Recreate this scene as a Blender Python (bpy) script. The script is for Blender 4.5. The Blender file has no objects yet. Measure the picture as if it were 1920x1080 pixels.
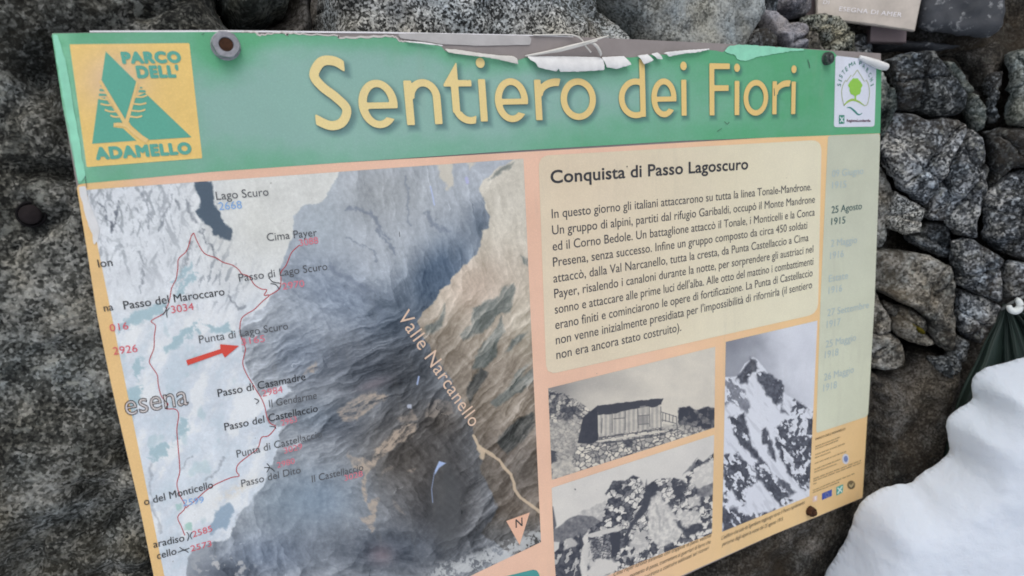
import bpy, math, random
import numpy as np
from mathutils import Matrix, Vector
from mathutils.geometry import tessellate_polygon

sc = bpy.context.scene
COL = sc.collection
random.seed(4)

# ------------------------------------------------------------------ camera
F = 1200.0                                       # focal length in pixels of a 1920 wide frame
RM = np.array([[0.88793583, 0.14447153, -0.43668975],
               [-0.45533756, 0.14172153, -0.87896684],
               [-0.06509734, 0.9793074, 0.19162294]])
DIST = 0.6206937                                 # camera to sign plane, metres
TLZ = 1.35                                       # height of the sign's top left corner

def ray(px, py):
    px = np.asarray(px, float); py = np.asarray(py, float)
    v = np.stack([px - 960, 540 - py, np.full_like(px, -F)], -1)
    return v @ RM.T

_r = ray(97, 62)
CAM = np.array([0, -DIST, TLZ]) - np.array([_r[0], 0, _r[2]]) * DIST / _r[1]

def W(px, py, y=0.0):
    """point of the photographed place on the vertical plane at depth y"""
    r = ray(px, py)
    t = (np.asarray(y) - CAM[1]) / r[..., 1]
    return CAM + r * t[..., None]

def uv(px, py, y=0.0):
    p = W(px, py, y)
    return np.stack([p[..., 0], p[..., 2]], -1)

class Frame:
    """an upright wall plane turned by yaw: u along it, z up, w into the wall"""
    def __init__(s, deg, ox=1.0):
        a = math.radians(deg); s.o = np.array([ox if deg else 0.0, 0, 0])
        s.A = np.array([[math.cos(a), -math.sin(a), 0], [math.sin(a), math.cos(a), 0], [0, 0, 1.0]])
        s.cam = s.A @ (CAM - s.o)
    def ray(s, px, py): return ray(px, py) @ s.A.T
    def hit(s, px, py, w=0.0):
        r = s.ray(px, py); t = (np.asarray(w) - s.cam[1]) / r[..., 1]
        return s.cam + r * t[..., None]
    def world(s, L): return np.asarray(L) @ s.A + s.o
    def W(s, px, py, w=0.0): return s.world(s.hit(px, py, w))
    def uv(s, px, py, w=0.0): return s.hit(px, py, w)[..., [0, 2]]
FLAT = Frame(0)
TURN = Frame(36)                                 # the wall right of the sign comes forward
LOWT = Frame(20)

def project(X, Y, Z):
    d = np.stack([X - CAM[0], Y - CAM[1], Z - CAM[2]], -1) @ RM
    return 960 + d[..., 0] / -d[..., 2] * F, 540 - d[..., 1] / -d[..., 2] * F

cd = bpy.data.cameras.new('camera')
cd.sensor_width = 36
cd.lens = 36 * F / 1920
cd.clip_start = 0.01
cd.clip_end = 500
cd.dof.use_dof = True; cd.dof.focus_distance = 0.70; cd.dof.aperture_fstop = 5.6
cam = bpy.data.objects.new('camera', cd)
COL.objects.link(cam)
m = Matrix([list(RM[i]) + [CAM[i]] for i in range(3)] + [[0, 0, 0, 1]])
cam.matrix_world = m
sc.camera = cam

# ------------------------------------------------------------------ light
w = bpy.data.worlds.new('World'); sc.world = w; w.use_nodes = True
nt = w.node_tree; nt.nodes.clear()
SUN_EL, SUN_ROT = math.radians(58), math.radians(200)
sky = nt.nodes.new('ShaderNodeTexSky'); sky.sky_type = 'NISHITA'; sky.sun_disc = False
sky.sun_elevation = SUN_EL; sky.sun_rotation = SUN_ROT; sky.dust_density = 4.0
hs = nt.nodes.new('ShaderNodeHueSaturation'); hs.inputs['Saturation'].default_value = 0.30
bg = nt.nodes.new('ShaderNodeBackground'); bg.inputs['Strength'].default_value = 0.12
out = nt.nodes.new('ShaderNodeOutputWorld')
nt.links.new(sky.outputs[0], hs.inputs['Color']); nt.links.new(hs.outputs[0], bg.inputs[0]); nt.links.new(bg.outputs[0], out.inputs[0])
sl = bpy.data.lights.new('sun', 'SUN'); sl.energy = 0.8; sl.angle = math.radians(35); sl.color = (1.0, 0.97, 0.93)
so = bpy.data.objects.new('sun', sl); COL.objects.link(so)
sd = Vector((math.cos(SUN_EL) * math.sin(SUN_ROT), math.cos(SUN_EL) * math.cos(SUN_ROT), math.sin(SUN_EL)))
so.location = sd * 20
so.rotation_euler = sd.to_track_quat('Z', 'Y').to_euler()
sc.view_settings.view_transform = 'Standard'
sc.view_settings.look = 'None'
sc.view_settings.gamma = 1
sc.view_settings.use_curve_mapping = False
sc.view_settings.exposure = 0.0
sc.cycles.filter_width = 1.7
sc.cycles.max_bounces = 6

# ------------------------------------------------------------------ numpy noise
_rng = np.random.RandomState(7)
_P = _rng.permutation(256); _P = np.concatenate([_P, _P, _P])
_G = _rng.normal(size=(256, 3)); _G /= np.linalg.norm(_G, axis=1)[:, None]

def perlin(x, y, z):
    xi = np.floor(x).astype(int); yi = np.floor(y).astype(int); zi = np.floor(z).astype(int)
    xf, yf, zf = x - xi, y - yi, z - zi
    u, v, t = [q * q * q * (q * (q * 6 - 15) + 10) for q in (xf, yf, zf)]
    xi &= 255; yi &= 255; zi &= 255
    def g(a, b, c):
        h = _P[_P[_P[(xi + a) & 255] + ((yi + b) & 255)] + ((zi + c) & 255)]
        G = _G[h]
        return G[..., 0] * (xf - a) + G[..., 1] * (yf - b) + G[..., 2] * (zf - c)
    def L(a, b, k): return a + (b - a) * k
    return L(L(L(g(0, 0, 0), g(1, 0, 0), u), L(g(0, 1, 0), g(1, 1, 0), u), v),
             L(L(g(0, 0, 1), g(1, 0, 1), u), L(g(0, 1, 1), g(1, 1, 1), u), v), t)

def fbm(x, y, z=0.0, o=5, rough=0.5):
    x = np.asarray(x, float); y = np.asarray(y, float); z = np.zeros_like(x) + z
    s = np.zeros_like(x); a = 1.0; f = 1.0
    for i in range(o):
        s += a * perlin(x * f, y * f, z * f + 11.7 * i); a *= rough; f *= 2.03
    return s

def ridged(x, y, z=0.0, o=5, rough=0.55):
    x = np.asarray(x, float); y = np.asarray(y, float); z = np.zeros_like(x) + z
    s = np.zeros_like(x); a = 1.0; f = 1.0
    for i in range(o):
        s += a * (1 - 2.4 * np.abs(perlin(x * f, y * f, z * f + 5.3 * i))); a *= rough; f *= 2.07
    return s

def sstep(a, b, x):
    t = np.clip((x - a) / (b - a), 0, 1)
    return t * t * (3 - 2 * t)

# ------------------------------------------------------------------ 2D geometry helpers
def inside(x, y, poly):
    r = np.zeros(np.shape(x), bool); n = len(poly)
    for i in range(n):
        x0, y0 = poly[i]; x1, y1 = poly[(i + 1) % n]
        if y0 == y1: continue
        c = ((y0 > y) != (y1 > y)) & (x < (x1 - x0) * (y - y0) / (y1 - y0) + x0)
        r ^= c
    return r

def segdist(x, y, pts, closed=False):
    d = np.full(np.shape(x), 1e9); n = len(pts)
    for i in range(n if closed else n - 1):
        x0, y0 = pts[i]; x1, y1 = pts[(i + 1) % n]
        dx, dy = x1 - x0, y1 - y0; L = dx * dx + dy * dy + 1e-18
        t = np.clip(((x - x0) * dx + (y - y0) * dy) / L, 0, 1)
        d = np.minimum(d, np.hypot(x - x0 - t * dx, y - y0 - t * dy))
    return d

def polysdf(x, y, poly):
    d = segdist(x, y, poly, True)
    return np.where(inside(x, y, poly), -d, d)

def smooth_poly(pts, it=2, closed=True):
    p = np.array(pts, float)
    for _ in range(it):
        q = np.roll(p, -1, 0) if closed else p[1:]
        a = p if closed else p[:-1]
        n = np.empty((2 * len(a), 2)); n[0::2] = .75 * a + .25 * q; n[1::2] = .25 * a + .75 * q
        if not closed: n = np.vstack([p[:1], n, p[-1:]])
        p = n
    return p

def catmull(pts, k=8):
    p = np.array(pts, float); o = []
    for i in range(len(p) - 1):
        a = p[max(i - 1, 0)]; b = p[i]; c = p[i + 1]; d = p[min(i + 2, len(p) - 1)]
        for j in range(k):
            t = j / k
            o.append(.5 * ((2 * b) + (c - a) * t + (2 * a - 5 * b + 4 * c - d) * t * t + (3 * b - a - 3 * c + d) * t ** 3))
    o.append(p[-1]); return np.array(o)

# ------------------------------------------------------------------ colours and materials
GAIN = 1.0 / 0.86
def S(r, g, b, gain=None):
    c = np.array([r, g, b], float) / 255
    l = np.where(c <= .04045, c / 12.92, ((c + .055) / 1.055) ** 2.4)
    return l * (GAIN if gain is None else gain)

def lin(a):
    c = np.clip(np.asarray(a, float) / 255, 0, 1)
    return np.where(c <= .04045, c / 12.92, ((c + .055) / 1.055) ** 2.4) * GAIN

class NT:
    def __init__(s, name):
        s.m = bpy.data.materials.new(name); s.m.use_nodes = True
        s.t = s.m.node_tree; s.t.nodes.clear()
        s.o = s.n('OutputMaterial'); s.b = s.n('BsdfPrincipled')
        s.l(s.b.outputs[0], s.o.inputs[0])
    def n(s, k, **kw):
        x = s.t.nodes.new('ShaderNode' + k)
        for a, v in kw.items(): setattr(x, a, v)
        return x
    def l(s, a, b): s.t.links.new(a, b)
    def inp(s, node, i, v):
        if hasattr(v, 'is_linked') or hasattr(v, 'links'): s.l(v, node.inputs[i])
        else: node.inputs[i].default_value = v
    def math(s, op, a, b=0.0, c=None):
        x = s.n('Math', operation=op); s.inp(x, 0, a); s.inp(x, 1, b)
        if c is not None: s.inp(x, 2, c)
        return x.outputs[0]
    def noise(s, vec, scale, detail=4, rough=.55, dist=0.0):
        x = s.n('TexNoise'); s.l(vec, x.inputs['Vector'])
        x.inputs['Scale'].default_value = scale; x.inputs['Detail'].default_value = detail
        x.inputs['Roughness'].default_value = rough; x.inputs['Distortion'].default_value = dist
        return x.outputs['Fac']
    def ramp(s, fac, stops):
        x = s.n('ValToRGB'); s.l(fac, x.inputs[0]); e = x.color_ramp.elements
        while len(e) < len(stops): e.new(0.5)
        for k, (p, c) in zip(e, stops):
            k.position = p; k.color = (*c, 1) if len(c) == 3 else c
        return x.outputs[0]
    def mix(s, fac, a, b, mode='MIX'):
        x = s.n('Mix', data_type='RGBA', blend_type=mode)
        s.inp(x, 0, fac)
        for i, v in ((6, a), (7, b)):
            if hasattr(v, 'links'): s.l(v, x.inputs[i])
            else: x.inputs[i].default_value = (*v, 1)
        return x.outputs[2]
    def bump(s, h, strength=1.0, dist=.002):
        x = s.n('Bump'); s.l(h, x.inputs['Height']); x.inputs['Strength'].default_value = strength; x.inputs['Distance'].default_value = dist
        s.l(x.outputs[0], s.b.inputs['Normal'])
    def rough(s, v): s.b.inputs['Roughness'].default_value = v
    def spec(s, v): s.b.inputs['Specular IOR Level'].default_value = v

def coords(t):
    tc = t.n('TexCoord'); oi = t.n('ObjectInfo')
    k = t.math('MULTIPLY', oi.outputs['Random'], 61.0)
    v = t.n('VectorMath', operation='ADD'); t.l(tc.outputs['Object'], v.inputs[0]); t.l(k, v.inputs[1])
    return v.outputs[0]

def rock(name, dark, mid, light, grain=260, patch=7.0, stain=(.05, .035, .02), stain_amt=.35, lichen=0.0, gw=.34, contrast=1.0, bump=.004, stretch=None, pw_=.46):
    t = NT(name); v = coords(t)
    if stretch:
        mp = t.n('Mapping'); t.l(v, mp.inputs[0]); mp.inputs['Scale'].default_value = stretch; v = mp.outputs[0]
    nl = t.noise(v, patch, 6, .6)
    nm = t.noise(v, patch * 6, 8, .68)
    nf = t.noise(v, grain * .55, 3, .6)
    vo = t.n('TexVoronoi'); t.l(v, vo.inputs['Vector']); vo.inputs['Scale'].default_value = grain
    sp = t.n('SeparateColor'); t.l(vo.outputs['Color'], sp.inputs[0])
    gr = sp.outputs[0]
    a = t.math('MULTIPLY', nl, pw_); b = t.math('MULTIPLY_ADD', nm, .42, a)
    c = t.math('MULTIPLY_ADD', gr, gw * .42, b); d = t.math('MULTIPLY_ADD', nf, gw * .62, c)
    k = .21 + pw_ * .5 + gw * .52
    s = .115 / contrast
    col = t.ramp(d, [(k - 1.35 * s, tuple(x * .35 for x in dark)), (k - .55 * s, dark), (k + .15 * s, mid), (k + 1.15 * s, light), (k + 2.0 * s, tuple(min(x * 1.6, .72) for x in light))])
    st = t.ramp(t.noise(v, patch * .8, 5, .6, .6), [(.5, (0, 0, 0)), (.68, (1, 1, 1))])
    stf = t.math('MULTIPLY', st, stain_amt)
    col = t.mix(stf, col, stain)
    tv = t.ramp(t.noise(v, patch * 2.3, 4, .6, .4), [(.34, (1.06, 1.0, .90)), (.5, (1, 1, 1)), (.66, (.90, .98, 1.06))])
    col = t.mix(1.0, col, tv, 'MULTIPLY')
    if lichen > 0:
        lf = t.ramp(t.noise(v, patch * 9, 6, .7, .3), [(.56, (0, 0, 0)), (.63, (1, 1, 1))])
        lp = t.ramp(t.noise(v, patch * 1.3, 3, .5), [(.42, (0, 0, 0)), (.6, (1, 1, 1))])
        lm = t.math('MULTIPLY', t.math('MULTIPLY', lf, lp), lichen)
        col = t.mix(lm, col, (.30, .31, .28))
    t.l(col, t.b.inputs['Base Color'])
    h = t.math('MULTIPLY_ADD', nm, 1.0, t.math('MULTIPLY_ADD', nf, .35, t.math('MULTIPLY', gr, .12)))
    t.bump(h, .9, bump); t.rough(.88); t.spec(.25)
    return t.m

def print_material():
    t = NT('printed_film')
    at = t.n('Attribute', attribute_name='Col')
    tc = t.n('TexCoord')
    n1 = t.noise(tc.outputs['Object'], 9, 5, .6); n2 = t.noise(tc.outputs['Object'], 700, 2, .6)
    f1 = t.ramp(n1, [(.3, (.95, .95, .96)), (.7, (1.04, 1.04, 1.03))])
    f2 = t.ramp(n2, [(.35, (.955, .955, .955)), (.6, (1.0, 1.0, 1.0)), (.78, (1.09, 1.10, 1.11))])
    c = t.mix(1.0, at.outputs['Color'], f1, 'MULTIPLY'); c = t.mix(1.0, c, f2, 'MULTIPLY')
    mp = t.n('Mapping'); t.l(tc.outputs['Object'], mp.inputs[0]); mp.inputs['Scale'].default_value = (1.0, 1.0, .13)
    st = t.ramp(t.noise(mp.outputs[0], 55, 5, .65), [(.52, (0, 0, 0)), (.74, (1, 1, 1))]); st2 = t.ramp(t.noise(tc.outputs['Object'], 6, 4, .6), [(.45, (0, 0, 0)), (.7, (1, 1, 1))])
    c = t.mix(t.math('MULTIPLY', t.math('MULTIPLY', st, st2), .30), c, (.36, .34, .30))
    sp = t.ramp(t.noise(tc.outputs['Object'], 170, 3, .6), [(.725, (0, 0, 0)), (.76, (1, 1, 1))])
    c = t.mix(t.math('MULTIPLY', sp, .5), c, (.16, .15, .13))
    t.l(c, t.b.inputs['Base Color'])
    r = t.ramp(t.noise(tc.outputs['Object'], 30, 5, .6), [(.3, (.42,) * 3), (.7, (.62,) * 3)])
    t.l(r, t.b.inputs['Roughness']); t.spec(.3)
    t.bump(t.noise(tc.outputs['Object'], 16, 4, .5), .25, .002)
    return t.m

def simple(name, col, rough=.6, metal=0.0, var=.25, scale=60, bump=.0005, spec=.4):
    t = NT(name); tc = t.n('TexCoord')
    n = t.noise(tc.outputs['Object'], scale, 6, .65)
    c = t.ramp(n, [(.28, tuple(x * (1 - var) for x in col)), (.72, tuple(min(1, x * (1 + var)) for x in col))])
    t.l(c, t.b.inputs['Base Color']); t.rough(rough); t.b.inputs['Metallic'].default_value = metal; t.spec(spec)
    if bump: t.bump(n, .6, bump)
    return t.m

M = {}
M['print'] = print_material()
M['left'] = rock('dark_lichen_rock', (.020, .021, .019), (.078, .080, .072), (.34, .34, .315), 420, 6, (.042, .036, .022), .55, 1.0, gw=.36, contrast=1.05, bump=.008)
M['low'] = rock('shaded_brown_rock', (.018, .016, .014), (.05, .045, .038), (.16, .15, .14), 380, 6, (.04, .028, .016), .5, .2, gw=.3, contrast=1.0, bump=.006)  # shade under the sign is put into this dark base colour
M['green'] = rock('greenish_grey_rock', (.036, .046, .043), (.115, .13, .122), (.32, .35, .34), 330, 8, (.04, .04, .03), .3, .5, contrast=1.0)
M['pale'] = rock('pale_speckled_granite', (.06, .062, .06), (.30, .305, .295), (.62, .63, .61), 470, 5, (.10, .095, .075), .55, .3, gw=.55, contrast=1.2, bump=.006)
M['smooth'] = rock('pale_green_grey_rock', (.12, .127, .12), (.30, .315, .305), (.48, .50, .485), 420, 6, (.12, .10, .075), .6, .2, gw=.32, contrast=.9, bump=.005)
M['grey'] = rock('grey_granite', (.030, .034, .039), (.098, .106, .116), (.40, .42, .44), 290, 9, (.07, .056, .042), .6, .55, gw=.46, contrast=1.1, bump=.004)
M['darkg'] = rock('dark_granite', (.016, .019, .021), (.056, .062, .068), (.26, .28, .295), 290, 9, (.045, .036, .027), .65, .5, gw=.42, contrast=1.05, bump=.004)
M['beige'] = rock('beige_weathered_rock', (.045, .043, .039), (.145, .138, .122), (.40, .39, .36), 280, 8, (.085, .066, .042), .5, .5, gw=.36, contrast=1.0, bump=.006)
M['lav'] = rock('lavender_grey_rock', (.10, .10, .115), (.27, .265, .29), (.48, .47, .51), 480, 8, (.15, .13, .12), .3, .0, gw=.3, contrast=.9)
M['lichen'] = rock('yellow_grey_lichen_rock', (.03, .032, .026), (.18, .18, .14), (.50, .50, .42), 420, 14, (.10, .09, .05), .4, .8, gw=.45, contrast=1.1)
M['core'] = simple('dark_rubble', (.008, .0075, .007), .95, 0, .5, 30, .004, .1)
M['plate'] = simple('weathered_aluminium_plate', tuple(S(138, 130, 128)), .5, .0, .12, 30, .0003, .5)
M['tape'] = simple('yellowed_clear_tape', tuple(S(172, 169, 168)), .35, 0, .12, 40, .0003, .5)
M['white'] = simple('white_film_back', tuple(S(210, 210, 210)), .6, 0, .10, 70, .0005, .2)
M['edge'] = simple('skylit_white_laminate', tuple(S(222, 220, 222)), .5, 0, .06, 90, 0, .3)  # near-white stands for sky light on the plate's top edge
M['flap'] = simple('pale_green_film', tuple(S(138, 205, 176)), .4, 0, .12, 60, .0005, .5)
M['steel'] = simple('dull_galvanised_steel', (.30, .30, .33), .5, .35, .3, 160, .0004, .5)
M['dsteel'] = simple('dark_weathered_steel', (.08, .09, .09), .5, .5, .5, 200, .0005, .5)
M['rust'] = simple('rusty_iron', (.055, .024, .013), .85, 0, .5, 300, .0008, .2)
M['rust2'] = simple('dark_rusty_iron', (.016, .012, .013), .85, 0, .4, 200, .0006, .2)
M['strand'] = simple('pale_plastic_strand', tuple(S(200, 197, 191)), .5, 0, .1, 80, 0, .4)
M['plaque'] = simple('pale_limestone_plaque', tuple(S(186, 177, 168)), .8, 0, .20, 26, .0012, .3)
M['letters'] = simple('white_paint_letters', tuple(S(226, 222, 228)), .7, 0, .15, 200, 0, .3)
M['board'] = simple('mauve_grey_board', tuple(S(122, 110, 112)), .8, 0, .15, 20, .0008, .2)
M['ringw'] = simple('white_plastic', tuple(S(200, 205, 205)), .4, 0, .05, 60, 0, .4)
M['cord'] = simple('grey_cord', (.16, .17, .17), .7, 0, .2, 200, 0, .3)

def slate_mat():
    t = NT('dark_slate_with_lichen'); v = coords(t)
    n = t.noise(v, 9, 6, .65); f = t.noise(v, 60, 5, .65)
    c = t.ramp(n, [(.3, (.032, .036, .043)), (.7, (.075, .080, .092))])
    sp = t.ramp(f, [(.58, (0, 0, 0)), (.66, (1, 1, 1))])
    c = t.mix(t.math('MULTIPLY', sp, .7), c, (.34, .35, .36))
    t.l(c, t.b.inputs['Base Color']); t.rough(.8); t.bump(f, .6, .002); return t.m
M['slate'] = slate_mat()

def tarp_mat():
    t = NT('dark_green_tarpaulin'); v = coords(t)
    c = t.ramp(t.noise(v, 14, 5, .6), [(.3, (.010, .022, .018)), (.7, (.022, .042, .034))])
    t.l(c, t.b.inputs['Base Color']); t.rough(.55); t.bump(t.noise(v, 500, 2, .5), .3, .0006); return t.m
M['tarp'] = tarp_mat()

def snow_mat():
    t = NT('settled_snow'); tc = t.n('TexCoord'); v = tc.outputs['Object']
    c = t.ramp(t.noise(v, 5, 5, .6), [(.3, (.62, .68, .775)), (.7, (.66, .715, .80))])
    t.l(c, t.b.inputs['Base Color']); t.rough(.7); t.spec(.2)
    h = t.math('MULTIPLY_ADD', t.noise(v, 60, 5, .6), 1.0, t.math('MULTIPLY', t.noise(v, 330, 4, .7), .30))
    t.bump(h, .5, .0035)
    t.b.inputs['Subsurface Weight'].default_value = .25; t.b.inputs['Subsurface Scale'].default_value = .015
    t.b.inputs['Subsurface Radius'].default_value = (.7, .9, 1.0)
    return t.m
M['snow'] = snow_mat()

# ------------------------------------------------------------------ object helpers
def tag(o, label=None, cat=None, group=None, kind=None):
    if label: o['label'] = label
    if cat: o['category'] = cat
    if group: o['group'] = group
    if kind: o['kind'] = kind
    return o

def empty(name, loc=(0, 0, 0)):
    o = bpy.data.objects.new(name, None); o.empty_display_size = .05; o.location = loc; COL.objects.link(o); return o

def obj(name, V, Fc, mat, parent=None, smooth=True, col=None, origin=None):
    V = np.asarray(V, float)
    org = np.zeros(3) if origin is None else np.asarray(origin, float)
    me = bpy.data.meshes.new(name)
    if isinstance(Fc, np.ndarray):
        nv, nf, k = len(V), len(Fc), Fc.shape[1]
        me.vertices.add(nv); me.vertices.foreach_set('co', (V - org).ravel())
        me.loops.add(nf * k); me.loops.foreach_set('vertex_index', Fc.ravel().astype(np.int32))
        me.polygons.add(nf); me.polygons.foreach_set('loop_start', np.arange(0, nf * k, k, dtype=np.int32))
        me.update(calc_edges=True)
    else:
        me.from_pydata((V - org).tolist(), [], [list(map(int, f)) for f in Fc])
    me.validate()
    me.polygons.foreach_set('use_smooth', np.full(len(me.polygons), smooth))
    if col is not None:
        a = me.color_attributes.new('Col', 'FLOAT_COLOR', 'POINT')
        c = np.ones((len(me.vertices), 4)); c[:, :3] = col
        a.data.foreach_set('color', c.ravel())
    me.materials.append(M[mat] if isinstance(mat, str) else mat)
    me.update()
    o = bpy.data.objects.new(name, me); o.location = org; COL.objects.link(o)
    if parent is not None:
        o.parent = parent
        o.matrix_parent_inverse = Matrix.Identity(4)
        o.location = Vector(org) - parent_loc(parent)
    return o

def parent_loc(p):
    l = Vector((0, 0, 0))
    while p is not None:
        l += p.location; p = p.parent
    return l

def plane_pts(UV, y):
    UV = np.asarray(UV)
    return np.stack([UV[:, 0], np.zeros(len(UV)) + y, UV[:, 1]], 1)

# ---- layers of print lying on the sign's plane (lift = distance in front of it)
def sdf_mesh(fn, u0, u1, v0, v1, nx, ny):
    us = np.linspace(u0, u1, nx + 1); vs = np.linspace(v0, v1, ny + 1)
    U, Vv = np.meshgrid(us, vs); D = fn(U, Vv)
    D = np.where(np.abs(D) < 1e-9, 1e-9, D)
    ins = D < 0
    idx = np.arange((nx + 1) * (ny + 1)).reshape(ny + 1, nx + 1)
    c = [ins[:-1, :-1], ins[:-1, 1:], ins[1:, 1:], ins[1:, :-1]]
    allin = c[0] & c[1] & c[2] & c[3]; some = (c[0] | c[1] | c[2] | c[3]) & ~allin
    q = np.stack([idx[:-1, :-1][allin], idx[:-1, 1:][allin], idx[1:, 1:][allin], idx[1:, :-1][allin]], 1)
    faces = q.tolist(); P = np.stack([U.ravel(), Vv.ravel()], 1).tolist(); cut = {}
    Df = D.ravel()
    def cutv(a, b):
        k = (min(a, b), max(a, b))
        if k not in cut:
            t = Df[a] / (Df[a] - Df[b]); pa, pb = P[a], P[b]
            P.append([pa[0] + t * (pb[0] - pa[0]), pa[1] + t * (pb[1] - pa[1])]); cut[k] = len(P) - 1
        return cut[k]
    for j, i in zip(*np.nonzero(some)):
        r = [idx[j, i], idx[j, i + 1], idx[j + 1, i + 1], idx[j + 1, i]]; f = []
        for a in range(4):
            A, B = r[a], r[(a + 1) % 4]
            if Df[A] < 0: f.append(A)
            if (Df[A] < 0) != (Df[B] < 0): f.append(cutv(A, B))
        if len(f) > 2: faces.append(f)
    used = sorted({k for f in faces for k in f}); mp = {k: n for n, k in enumerate(used)}
    return np.array([P[k] for k in used]), [[mp[k] for k in f] for f in faces]

def layer_from(name, UV, faces, col, lift, parent, mat='print'):
    V = plane_pts(UV, -lift)
    if callable(col):
        px, py = project(V[:, 0], V[:, 1] * 0, V[:, 2]); c = col(px, py)
    else: c = col
    return obj(name, V, faces, mat, parent, False, c)

def poly_uv(pts):
    a = np.array(pts, float); return uv(a[:, 0], a[:, 1])

def sdf_poly_layer(name, pts, col, lift, parent, step=.004, rough=0.0, mat='print', rscale=120):
    P = poly_uv(pts)
    def fn(U, V):
        d = polysdf(U, V, P)
        if rough: d = d + rough * fbm(U * rscale, V * rscale, 3.1, 4, .6)
        return d
    lo, hi = P.min(0) - .003, P.max(0) + .003
    nx = max(6, int((hi[0] - lo[0]) / step)); ny = max(6, int((hi[1] - lo[1]) / step))
    UV, f = sdf_mesh(fn, lo[0], hi[0], lo[1], hi[1], nx, ny)
    return layer_from(name, UV, f, col, lift, parent, mat)

def tri_layer(name, polys, col, lift, parent, mat='print'):
    V = []; Fc = []; n = 0
    for k, pts in enumerate(polys):
        P = poly_uv(pts); b = n
        V += [[p[0], -lift - 2e-6 * (k % 9), p[1]] for p in P]; n += len(P)
        for t in tessellate_polygon([[Vector((p[0], p[1], 0)) for p in P]]): Fc.append([b + i for i in t])
    return obj(name, V, Fc, mat, parent, False, col)

def grid_layer(name, corners, nx, ny, colfn, lift, parent):
    c = poly_uv(corners)
    s, t = np.meshgrid(np.linspace(0, 1, nx + 1), np.linspace(0, 1, ny + 1)); s = s.ravel()[:, None]; t = t.ravel()[:, None]
    UV = (1 - t) * ((1 - s) * c[0] + s * c[1]) + t * ((1 - s) * c[3] + s * c[2])
    i = np.arange((nx + 1) * (ny + 1)).reshape(ny + 1, nx + 1)
    q = np.stack([i[:-1, :-1].ravel(), i[1:, :-1].ravel(), i[1:, 1:].ravel(), i[:-1, 1:].ravel()], 1)
    return layer_from(name, UV, q, colfn, lift, parent)

def stroke_polys(pts, wpx):
    """a pen stroke of width w (pixels at each point) as one ribbon in panel space"""
    p = np.array(pts, float); n = len(p)
    wd = np.full(n, wpx, float) if np.isscalar(wpx) else np.interp(np.linspace(0, 1, n), np.linspace(0, 1, len(wpx)), wpx)
    t = np.gradient(p, axis=0); t /= np.linalg.norm(t, axis=1)[:, None] + 1e-9
    nr = np.stack([-t[:, 1], t[:, 0]], 1) * wd[:, None] / 2
    return p + nr, p - nr

def stroke_layer(name, strokes, col, lift, parent, mat='print'):
    V = []; Fc = []; n = 0
    for k, (pts, wpx) in enumerate(strokes):
        a, b = stroke_polys(pts, wpx); A, B = poly_uv(a), poly_uv(b)
        for i in range(len(A)):
            V += [[A[i, 0], -lift - 4e-6 * k, A[i, 1]], [B[i, 0], -lift - 4e-6 * k, B[i, 1]]]
            if i: Fc.append([n + 2 * i - 2, n + 2 * i, n + 2 * i + 1, n + 2 * i - 1])
        n += 2 * len(A)
    return obj(name, V, Fc, mat, parent, False, col)

# ---- lettering from Blender's built-in font
_cu = bpy.data.curves.new('type_setting', 'FONT'); _to = bpy.data.objects.new('type_setting', _cu); COL.objects.link(_to)
def text_geo(s, bold=0.0, slant=0.0, space=1.0, outline=0.0):
    _cu.body = s; _cu.size = 1.0; _cu.offset = 0.0; _cu.shear = slant; _cu.space_character = space; _cu.resolution_u = 4
    _cu.fill_mode = 'FRONT' if not outline else 'NONE'; _cu.bevel_depth = outline; _cu.bevel_resolution = 0
    _to.update_tag()
    bpy.context.view_layer.update()
    dg = bpy.context.evaluated_depsgraph_get(); e = _to.evaluated_get(dg); me = e.to_mesh()
    V = np.array([v.co[:] for v in me.vertices]).reshape(-1, 3)[:, :2]; Fc = [list(p.vertices) for p in me.polygons]
    e.to_mesh_clear()
    V = np.concatenate([V, np.zeros((len(V), 1))], 1)
    if bold:                                          # heavier type: struck several times, slightly shifted
        sh = [(-bold, 0), (bold, 0)] if bold < .015 else [(0, 0)] + [(bold * math.cos(a), bold * math.sin(a)) for a in np.linspace(0, 2 * math.pi, 10, endpoint=False)]
        n = len(V); VV = []; FF = []
        for k, (dx, dy) in enumerate(sh):
            q = V.copy(); q[:, 0] += dx; q[:, 1] += dy; q[:, 2] = k * 4e-6; VV.append(q); FF += [[i + k * n for i in f] for f in Fc]
        V, Fc = np.concatenate(VV), FF
    return V, Fc
_hv, _ = text_geo('H'); CAPU = _hv[:, 1].max()

class Lettering:
    def __init__(s): s.V = []; s.F = []; s.n = 0
    def line(s, body, p0, p1, cap, lift=.0008, bold=0.0, slant=0.0, space=1.0, outline=0.0, angle_up=None):
        V, Fc = text_geo(body, bold, slant, space, outline)
        x0, x1 = V[:, 0].min(), V[:, 0].max()
        a = uv(*p0); b = uv(*p1); d = b - a; L = np.hypot(*d)
        px = np.array(p1, float) - np.array(p0, float); px /= np.hypot(*px)
        if angle_up is None: q = (p0[0], p0[1] - cap)
        else: q = (p0[0] + angle_up[0] * cap, p0[1] + angle_up[1] * cap)
        h = np.hypot(*(uv(*q) - a)); dr = d / L; up = np.array([-dr[1], dr[0]])
        UV = a + np.outer((V[:, 0] - x0) / (x1 - x0) * L, dr) + np.outer(V[:, 1] / CAPU * h, up)
        s.V += [[p[0], -lift - e_, p[1]] for p, e_ in zip(UV, V[:, 2])]; s.F += [[i + s.n for i in f] for f in Fc]; s.n += len(UV)
        return s
    def build(s, name, col, parent): return obj(name, s.V, s.F, 'print', parent, False, col)

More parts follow.
